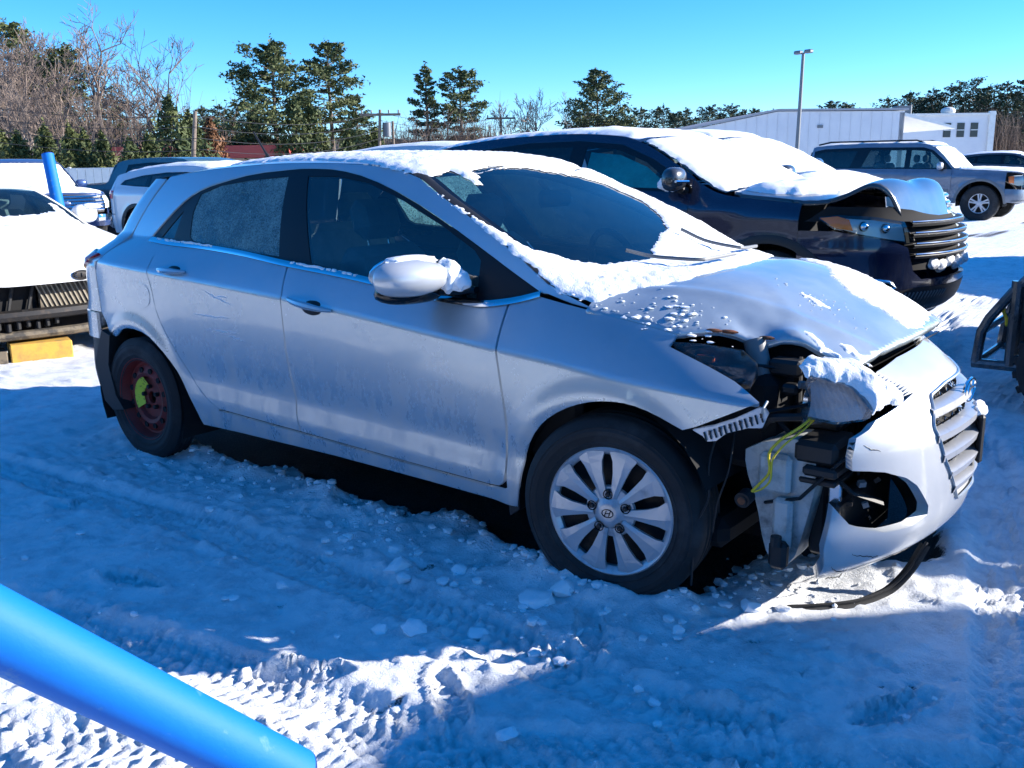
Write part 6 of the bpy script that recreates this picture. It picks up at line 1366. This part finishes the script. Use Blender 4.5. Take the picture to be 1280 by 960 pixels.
for i, (kind, x, y, h, e) in enumerate(TREES):
    base_l = LAB[kind]; wh = where(x, y)
    lab = base_l if kind in ('pine1', 'brown') else base_l+' '+wh
    grp = None if kind in ('pine1', 'brown') else (NM[kind].replace('_', ' ')+'s '+wh)
    rk = rank[(NM[kind], wh)]
    if grp and len(rk) > 1: lab = lab+', '+ORD[rk.index(i)]+' from left'
    root = thing(NM[kind], lab, {'brush': 'bush', 'cedar': 'shrub'}.get(kind, 'tree'), (x, y, -.1), random.uniform(0, 6.28) if kind not in ('pine1',) else 2.2, grp)
    D = math.hypot(x, y); dn = 1.0 if D < 75 else .55
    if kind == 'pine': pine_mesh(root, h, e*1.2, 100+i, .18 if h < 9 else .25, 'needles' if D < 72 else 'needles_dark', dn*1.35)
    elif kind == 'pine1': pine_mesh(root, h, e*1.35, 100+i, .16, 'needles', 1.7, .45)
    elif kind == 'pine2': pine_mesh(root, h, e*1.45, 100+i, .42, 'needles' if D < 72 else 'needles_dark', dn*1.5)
    elif kind == 'cedar': cedar_mesh(root, h, 100+i, 'cedar_leaf' if not e else 'needles')
    elif kind == 'brown': cedar_mesh(root, h, 100+i, 'brown_leaf')
    elif kind == 'oak': bare_mesh(root, h, 200+i*3, .50, 'bark', 6, .30, .016); fit_h(root, h*1.18)
    elif kind == 'birch': bare_mesh(root, h, 300+i, .32, 'bark_pale', 5, .5, .016); fit_h(root, h)
    elif kind == 'brush':
        rg = np.random.default_rng(i); mb = MB()
        for k in range(150):
            a = rg.uniform(0, 6.28); r_ = abs(rg.normal(0, 2.0)); b0 = np.array([r_*math.cos(a), r_*math.sin(a), 0]); t_ = b0+[rg.normal(0, .5), rg.normal(0, .5), h*rg.uniform(.55, 1)]
            mb.tube([b0, (b0+t_)/2+rg.normal(0, .1, 3), t_], [.03, .022, .008], 3, False)
            for j in range(5): u_ = rg.uniform(.35, 1); s0 = b0*(1-u_)+t_*u_; mb.tube([s0, s0+rg.normal(0, .35, 3)+[0, 0, .35]], [.014, .005], 3, False)
        mb.build('stems', M['brush_twig'], root)
# undergrowth that reads as one brown mass
def thicket(name, label, pts, hmin, hmax, n, seed, wid):
    rg = np.random.default_rng(seed); mb = MB(); P = curve3(pts, 60)
    for k in range(n):
        c = P[rg.integers(0, 60)]; b0 = np.array([c[0]+rg.normal(0, wid), c[1]+rg.normal(0, wid), -.1]); h = rg.uniform(hmin, hmax); t_ = b0+[rg.normal(0, .12*h), rg.normal(0, .12*h), h]
        mb.tube([b0, (b0+t_)/2+rg.normal(0, .05*h, 3), t_], [.035, .024, .007], 3, False)
        for j in range(4): u_ = rg.uniform(.3, 1); s0 = b0*(1-u_)+t_*u_; mb.tube([s0, s0+rg.normal(0, .16*h, 3)+[0, 0, .10*h]], [.015, .005], 3, False)
    o = mb.build(name, M['brush_twig']); tag(o, label, 'undergrowth', kind='stuff')
thicket('undergrowth', 'brown leafless undergrowth below the trees at the far left', [(-58, 20), (-50, 26), (-46, 29)], 2.5, 5.6, 620, 1, 3.0)
thicket('undergrowth', 'brown leafless undergrowth along the far tree line', [(-46, 40), (-50, 62), (-46, 78), (-34, 86)], 2, 4.2, 1100, 2, 2.5)
thicket('undergrowth', 'brown leafless undergrowth on the hill behind the white buildings', [(-26, 96), (-16, 100), (-6, 98), (2, 96)], 2.5, 6, 700, 3, 3.0)
# distant wooded ridge closing the horizon
rg = np.random.default_rng(5); th = np.linspace(R(-100), R(60), 160); V = []; 
for k, t_ in enumerate(th):
    for D, hh in ((150, -1), (165, 3.5), (190, 6.5), (230, 5)): V.append((1.5+D*math.sin(t_), -3.3+D*math.cos(t_), hh*(.8+.5*vnoise(np.array([[k*.21, D*.1, .5]]))[0])*(1 if hh > 0 else 1)))
F = [(i*4+j, i*4+j+1, (i+1)*4+j+1, (i+1)*4+j) for i in range(159) for j in range(3)]
o = mk('hills', V, [f[::-1] for f in F], mat('far_wood', (.035, .045, .028), .95, bump=(.6, 1, 2), var=(.25, (.075, .062, .045), .4, .6))); tag(o, kind='structure')
# ------------------------------------------------------------------ fence, buildings, poles
mat('fence_white', (.70, .70, .66), .6, var=(3, (.60, .60, .57), .4, .7)); mat('wall_white', (.62, .63, .64), .7, var=(.5, (.55, .56, .58), .4, .7), bump=(3, .2, .02)); mat('wall_cream', (.62, .55, .42), .8); mat('roof_red', (.50, .09, .07), .6); mat('window_dark', (.02, .025, .03), .15); mat('pole_wood', (.22, .17, .13), .9, var=(4, (.13, .10, .08), .4, .65)); mat('galv', (.16, .17, .18), .5, .6); mat('wire_black', (.02, .02, .022), .7); mat('roof_grey', (.30, .31, .33), .8)
fa, fb = np.array([-37.0, 12.3]), np.array([-26.6, 20.0]); d = fb-fa; L = np.linalg.norm(d); d /= L; ang = math.atan2(d[1], d[0])
fr = thing('white_fence', 'long white panel fence behind the parked vehicles at left', 'fence', (fa[0], fa[1], 0), ang)
me_p = None
n = int(L/.30)
for k in range(n):
    if me_p is None:
        mb = MB(); mb.box((0, 0, .74), (.285, .03, 1.40), bev=.006); o = mb.build('fence_panel', M['fence_white'], fr); me_p = o.data
    else: o = bpy.data.objects.new('fence_panel', me_p); C.objects.link(o); o.parent = fr
    o.location = (.15+k*.30, random.uniform(-.004, .004), .0)
for k in range(0, n, 8): mb = MB(); mb.box((k*.30, .06, .76), (.10, .10, 1.52), bev=.01); mb.build('fence_post', M['fence_white'], fr)
mb = MB(); mb.box((L/2, .04, .30), (L, .04, .09)); mb.build('fence_rail', M['fence_white'], fr); mb = MB(); mb.box((L/2, .04, 1.46), (L, .06, .05)); mb.build('fence_cap', M['fence_white'], fr)
def bld(name, label, a, b_, depth): 
    a = np.array(a); b_ = np.array(b_); d = b_-a; L = np.linalg.norm(d); ang = math.atan2(d[1], d[0]); r_ = thing(name, label, 'building', (a[0], a[1], 0), ang); return r_, L
# red-roofed shop
r_, L = bld('red_roof_shop', 'low cream building with red roof band behind the white fence', (-46.2, 24.2), (-39.5, 30.0), 8)
mb = MB(); mb.box((L/2, 4, .95), (L, 8, 1.9)); mb.build('wall', M['wall_cream'], r_)
mb = MB(); mb.prism([(-.3, 1.92), (L+.3, 1.92), (L+.1, 2.55), (.1, 2.55)], 8.6, None, -.3); mb.build('roof', M['roof_red'], r_)
for k in range(4): mb = MB(); mb.box((1.2+k*2.1, -.03, 1.05), (1.5, .06, .8)); wn = mb.build('window', M['window_dark'], r_); mb = MB(); mb.box((1.2+k*2.1, -.05, 1.5), (1.6, .08, .10)); mb.build('window_head', M['galv'], wn)
# long white metal building with canopy
r_, L = bld('white_warehouse', 'long white metal building with sloping roof and canopy behind the parked SUVs', (-27.5, 52.2), (-17.1, 61.0), 20)
front = [(0, -.1), (L, -.1), (L, 4.33), (5.6, 4.38), (-4, 2.55), (-4, -.1)]
mb = MB(); mb.prism(front, .3); wl = mb.build('wall', M['wall_white'], r_)
for k in range(26): mb = MB(); x = -3.6+k*.66; zt = 4.3 if x > 5.6 else 4.38-(5.6-x)*.1906; mb.box((x, -.012, zt/2), (.05, .03, zt-.05)); mb.build('wall_rib', M['wall_white'], wl)
mb = MB(); mb.box((L-.15, 9, 2.1), (.3, 18, 4.3)); mb.build('end_wall', M['wall_white'], r_)
mb = MB(); mb.prism([(-4.2, 2.56), (5.6, 4.42), (L+.2, 4.38), (L+.2, 4.50), (5.6, 4.54), (-4.2, 2.68)], 18, None, -.15); mb.build('roof', M['roof_grey'], r_)
mb = MB(); mb.prism([(L+.0, 4.22), (L+3.3, 3.35), (L+3.3, 3.20), (L+.0, 4.02)], 14, None, -.1); mb.build('canopy', M['fence_white'], r_)
for k in range(6): mb = MB(); mb.box((L+.02, 1.3+k*2.0, 2.2), (.06, .9, 2.0)); mb.build('window', M['window_dark'], r_)
mb = MB(); mb.box((8.3, -.03, 3.45), (.35, .06, .18)); mb.build('wall_lamp', M['galv'], r_)
# second white block
r_, L = bld('white_office', 'white two-storey block with three windows behind the warehouse canopy', (-24.0, 81.5), (-17.4, 87.0), 10)
mb = MB(); mb.box((L/2, 5, 2.45), (L, 10, 4.9)); mb.build('wall', M['wall_white'], r_)
mb = MB(); mb.box((L-.2, -.06, 2.6), (.5, .3, 5.2)); mb.build('pilaster', M['fence_white'], r_)
mb = MB(); mb.box((L/2, 4.9, 4.98), (L+.2, 10.2, .16)); mb.build('parapet', M['fence_white'], r_)
for k in range(3): mb = MB(); mb.box((L-3.9+k*1.15, -.02, 3.7), (.62, .06, 1.15)); wn = mb.build('window', M['window_dark'], r_); mb = MB(); mb.box((L-3.9+k*1.15, -.05, 3.7), (.62, .04, .06)); mb.build('window_bar', M['fence_white'], wn)
mb = MB(); mb.box((1.6, 2, 5.4), (1.2, 1.2, .8), bev=.05); mb.tube([(2.4, 2, 5.0), (2.4, 2, 5.9)], .08, 6); mb.build('roof_unit', M['galv'], r_)
mb = MB(); mb.sph((L-3.2, 1.5, 5.3), (.6, .6, .35), 14, 8); mb.build('roof_dome', M['fence_white'], r_)
# poles
UP = POLES['util']
def util_pole(x, y, h, label, arm=True, lean=0.0, r_=.13, tr=False):
    t = thing('utility_pole', label, 'pole', (x, y, 0), R(38), 'utility poles')
    mb = MB(); mb.tube([(lean*-1, 0, -.1), (0, 0, h)], [r_, r_*.7], 9); mb.build('post', M['pole_wood'], t, True)
    if arm:
        mb = MB(); mb.box((0, 0, h-.25), (2.1, .1, .12)); mb.build('crossarm', M['pole_wood'], t)
        for s_ in (-.95, -.45, .45, .95): mb = MB(); mb.tube([(s_, 0, h-.18), (s_, 0, h-.02)], .045, 7); mb.build('insulator', M['galv'], t)
    if tr: mb = MB(); mb.tube([(.32, 0, h-1.35), (.32, 0, h-.65)], .22, 12); mb.build('transformer', M['galv'], t, True)
util_pole(*UP[0], 'wooden utility pole with crossarm and transformer behind the hatchback roof', True, .25, .10, True)
util_pole(*UP[1], 'wooden utility pole with crossarm right of the two far pines', True, 0, .10)
util_pole(*UP[2], 'leaning bare wooden pole beside the red-roofed building', False, .45, .10)
util_pole(*UP[3], 'short plain wooden pole right of the transformer pole', False, 0, .10)
util_pole(*UP[4], 'wooden utility pole left of the frame', True, 0, .13)
order = [UP[4], UP[2], UP[0], UP[1]]
for k, dz in enumerate((-.15, -.55, -.95, -1.35)):
    P = []
    for a, b_ in zip(order[:-1], order[1:]):
        for t_ in np.linspace(0, 1, 12)[:-1]: P.append((a[0]+(b_[0]-a[0])*t_+.1*k, a[1]+(b_[1]-a[1])*t_, a[2]+(b_[2]-a[2])*t_+dz-.45*4*t_*(1-t_)))
    mb = MB(); mb.tube(P, .011, 4); o = mb.build('overhead_wire', M['wire_black']); tag(o, ('topmost', 'second', 'third', 'lowest')[k]+' overhead wire strung along the utility poles', 'wire', 'overhead wires')
x, y, h = POLES['lamp']; t = thing('lamp_post', 'tall steel lamp post in front of the white warehouse', 'lamp post', (x, y, 0), R(-20))
mb = MB(); mb.tube([(0, 0, 0), (.12, 0, h)], [.11, .075], 10); mb.build('post', M['galv'], t, True)
for s_ in (-1, 1): mb = MB(); mb.box((.12+s_*.30, 0, h+.05), (.38, .26, .16), bev=.04); mb.tube([(.12, 0, h), (.12+s_*.3, 0, h+.02)], .03, 6); mb.build('lamp_head', M['galv'], t)

# unseen pines added behind the camera to darken reflections in the paint
pr = thing('pine_tree', 'tall pine added out of frame for paint reflections', 'tree', (30, 0, 0), 0, 'pines added out of frame'); pine_mesh(pr, 11.5, .24, 900, .12, 'needles', .8)
first = True
for k in range(24):
    o = pr if first else copy_tree(pr); first = False; o['label'] = 'tall pine added behind the camera for paint reflections'; o['group'] = 'pines added behind the camera'; o.location = (-34+k*3.0+math.sin(k*2.3), -29+3.0*math.sin(k*1.3), -.1); o.rotation_euler = (0, 0, k*1.9); o.scale = (1.05, 1.05, .85+.3*math.sin(k*.9)**2)
# ------------------------------------------------------------------ things lying and standing about
mat('blue_pipe', (.0, .16, .60), .62, 0, 0, spec=.35, var=(16, (.10, .26, .52), .60, .74), bump=(40, .2, .004)); mat('blue_cap_shaded', (.005, .04, .20), .5); mat('white_pvc', (.72, .71, .68), .5)  # cap colour is the pipe blue darkened for its shadow side
# blue steel pipe slanting across the near corner
A = Vector((-.62, -3.62, 1.30)); 
def pipe(name, label, P0, P1, r_, mat_, cap=True):
    d = (P1-P0); L = d.length; q_ = d.to_track_quat('Z', 'Y'); t = thing(name, label, 'pipe', tuple(P0)); t.rotation_mode = 'QUATERNION'; t.rotation_quaternion = q_
    mb = MB(); mb.tube([(0, 0, z) for z in np.linspace(0, L, 14)], np.linspace(r_*1.06, r_*.94, 14), 40, False); mb.build('tube', mat_, t, True)
    if cap:
        for z0, s_ in ((0, -1), (L, 1)):
            mb = MB(); rc = r_*(.94 if s_ > 0 else 1.06); mb.lathe([(rc, 0), (rc*.99, s_*.004), (rc*.93, s_*.008), (.001, s_*.009)], 40, Matrix.Translation((0, 0, z0)) @ Matrix.Rotation(R(90), 4, 'X')); mb.build('end_cap', M['blue_cap_shaded'], t, True)
    return t
pipe('blue_pipe', 'thick bright blue pipe slanting across the near left corner', Vector(BP0)+(Vector(BP0)-Vector(BP1))*1.6, Vector(BP1), .057, M['blue_pipe'])
pipe('blue_pole', 'leaning blue pipe standing behind the white sedan', Vector((-7.62, 1.52, 0)), Vector((-8.06, 1.60, 1.55)), .060, M['blue_pipe'])
# wood block under the white sedan
t = thing('wood_block', 'yellow painted wood block propping up the white sedan', 'wood block', (-5.62, .12, 0), R(-20))
mb = MB(); mb.box((0, 0, .075), (.24, .42, .15), bev=.008); mb.build('block', M['wood_yellow'], t)
mb = MB(); mb.box((.02, -.45, .055), (.20, .44, .11), bev=.008); mb.build('loose_board', M['dirty'], t)
# rubber lip torn off the bumper
P = curve3([(.80, -.20, .17), (.775, -.27, .10), (.73, -.36, .045), (.66, -.48, .030), (.58, -.57, .030), (.50, -.64, .030)], 30)
t = thing('rubber_strip', 'black rubber bumper lip hanging onto the snow under the torn bumper', 'rubber strip', (0, 0, 0))
mb = MB(); mb.tube(P, .020, 8, flat=.32); mb.build('strip', M['rubber'], t, True)
mb = MB(); mb.tube(P+[.004, .002, .010], .006, 5); mb.build('bead', M['black_plastic'], t, True)
# black machine at the right edge
t = thing('black_utility_vehicle', 'black tubular front guard and knobby tyre of a machine at the right edge', 'utility vehicle', (.95, 2.9, 0))
t['_abs'] = [.95, 2.9, 0]
g_ = lambda pts, r_, nm='guard_tube': MB().tube(pts, r_, 10).build(nm, M['black_paint'], t, True)
for y in (2.62, 3.30):
    g_([(.80, y, 1.02), (.48, y, .66), (.37, y, .50), (.335, y, .42), (.32, y, .24)], .028)
    g_([(.30, y, .235), (1.0, y, .235)], .028); g_([(.50, y, .24), (.50, y, .72)], .034)
for z, x in ((.66, .48), (.42, .335), (.24, .32)): g_([(x, 2.62, z), (x, 3.30, z)], .022)
mb = MB(); mb.box((.56, 2.95, .46), (.10, .50, .40), bev=.03); mb.build('radiator_guard', M['steel_dark'], t)
for k in range(8): mb = MB(); mb.box((.505, 2.75+k*.055, .46), (.012, .012, .34)); mb.build('guard_slat', M['gloss_black'], t)
mb = MB(); mb.tube([(.44, 2.64, .58), (.43, 2.66, .54), (.45, 2.66, .50), (.46, 2.64, .46)], .010, 6); mb.build('tow_strap', M['yellow_wire'], t)
mb = MB(); mb.prism([(.60, .40), (.62, .72), (1.0, 1.0), (1.45, 1.06), (1.7, .62), (2.4, .60), (2.5, .40)], .9, None, 2.52); mb.build('body', M['black_paint'], t)
for (x, y) in ((.86, 2.44), (.86, 3.44), (2.5, 2.44), (2.5, 3.44)):
    W_ = Matrix.Translation((x, y, .30)); mb = MB(); mb.lathe([(.15, -.11), (.22, -.125), (.28, -.11), (.285, 0), (.28, .11), (.22, .125), (.15, .11)], 28, W_)
    for k in range(22):
        a = 6.283*k/22
        for c in (-.075, 0, .075): mb.box(W_ @ Vector((.288*math.cos(a+c*1.2), c, .288*math.sin(a+c*1.2))), (.034, .05, .028), M=Matrix.Rotation(-(a+c*1.2)+math.pi/2, 4, 'Y'))
    mb.build('knobby_tyre', M['rubber'], t, False); mb = MB(); mb.lathe([(.15, -.10), (.13, -.08), (.05, -.07), (.001, -.07)], 24, W_); mb.lathe([(.15, .10), (.13, .08), (.05, .07), (.001, .07)], 24, W_); mb.build('rim', M['steel_dark'], t, True)

# trailer added out of view, nose and roof shaped to shade the near ground
sx, sy = SUN_DIR.x, SUN_DIR.y; p_, q_ = 7.45, .86
t = thing('shade_trailer', 'white box trailer with rounded nose, added right of the frame to shade the ground', 'trailer', (sx*p_+sy*q_, sy*p_-sx*q_, 0), math.atan2(-sx, sy))
mb = MB(); mb.prism([(.0, .55), (.0, 2.40), (.06, 2.58), (.18, 2.74), (.40, 2.88), (.75, 2.96), (6.2, 2.96), (6.2, .55)], 2.3, None, -1.15); mb.build('box', M['fence_white'], t)
for k in range(10):
    for s_ in (-1, 1): mb = MB(); mb.box((.35+k*.62, s_*1.155, 1.75), (.03, .02, 2.3)); mb.build('side_rib', M['galv'], t)
for x in (3.6, 4.5):
    for s_ in (-1, 1): simple_wheel(t, x, s_*1.0, .36, .36, .2, .2, M['hubcap'])
mb = MB(); mb.tube([(0, -.5, .5), (-1.1, 0, .5)], .05, 6); mb.tube([(0, .5, .5), (-1.1, 0, .5)], .05, 6); mb.build('tongue', M['steel_dark'], t)
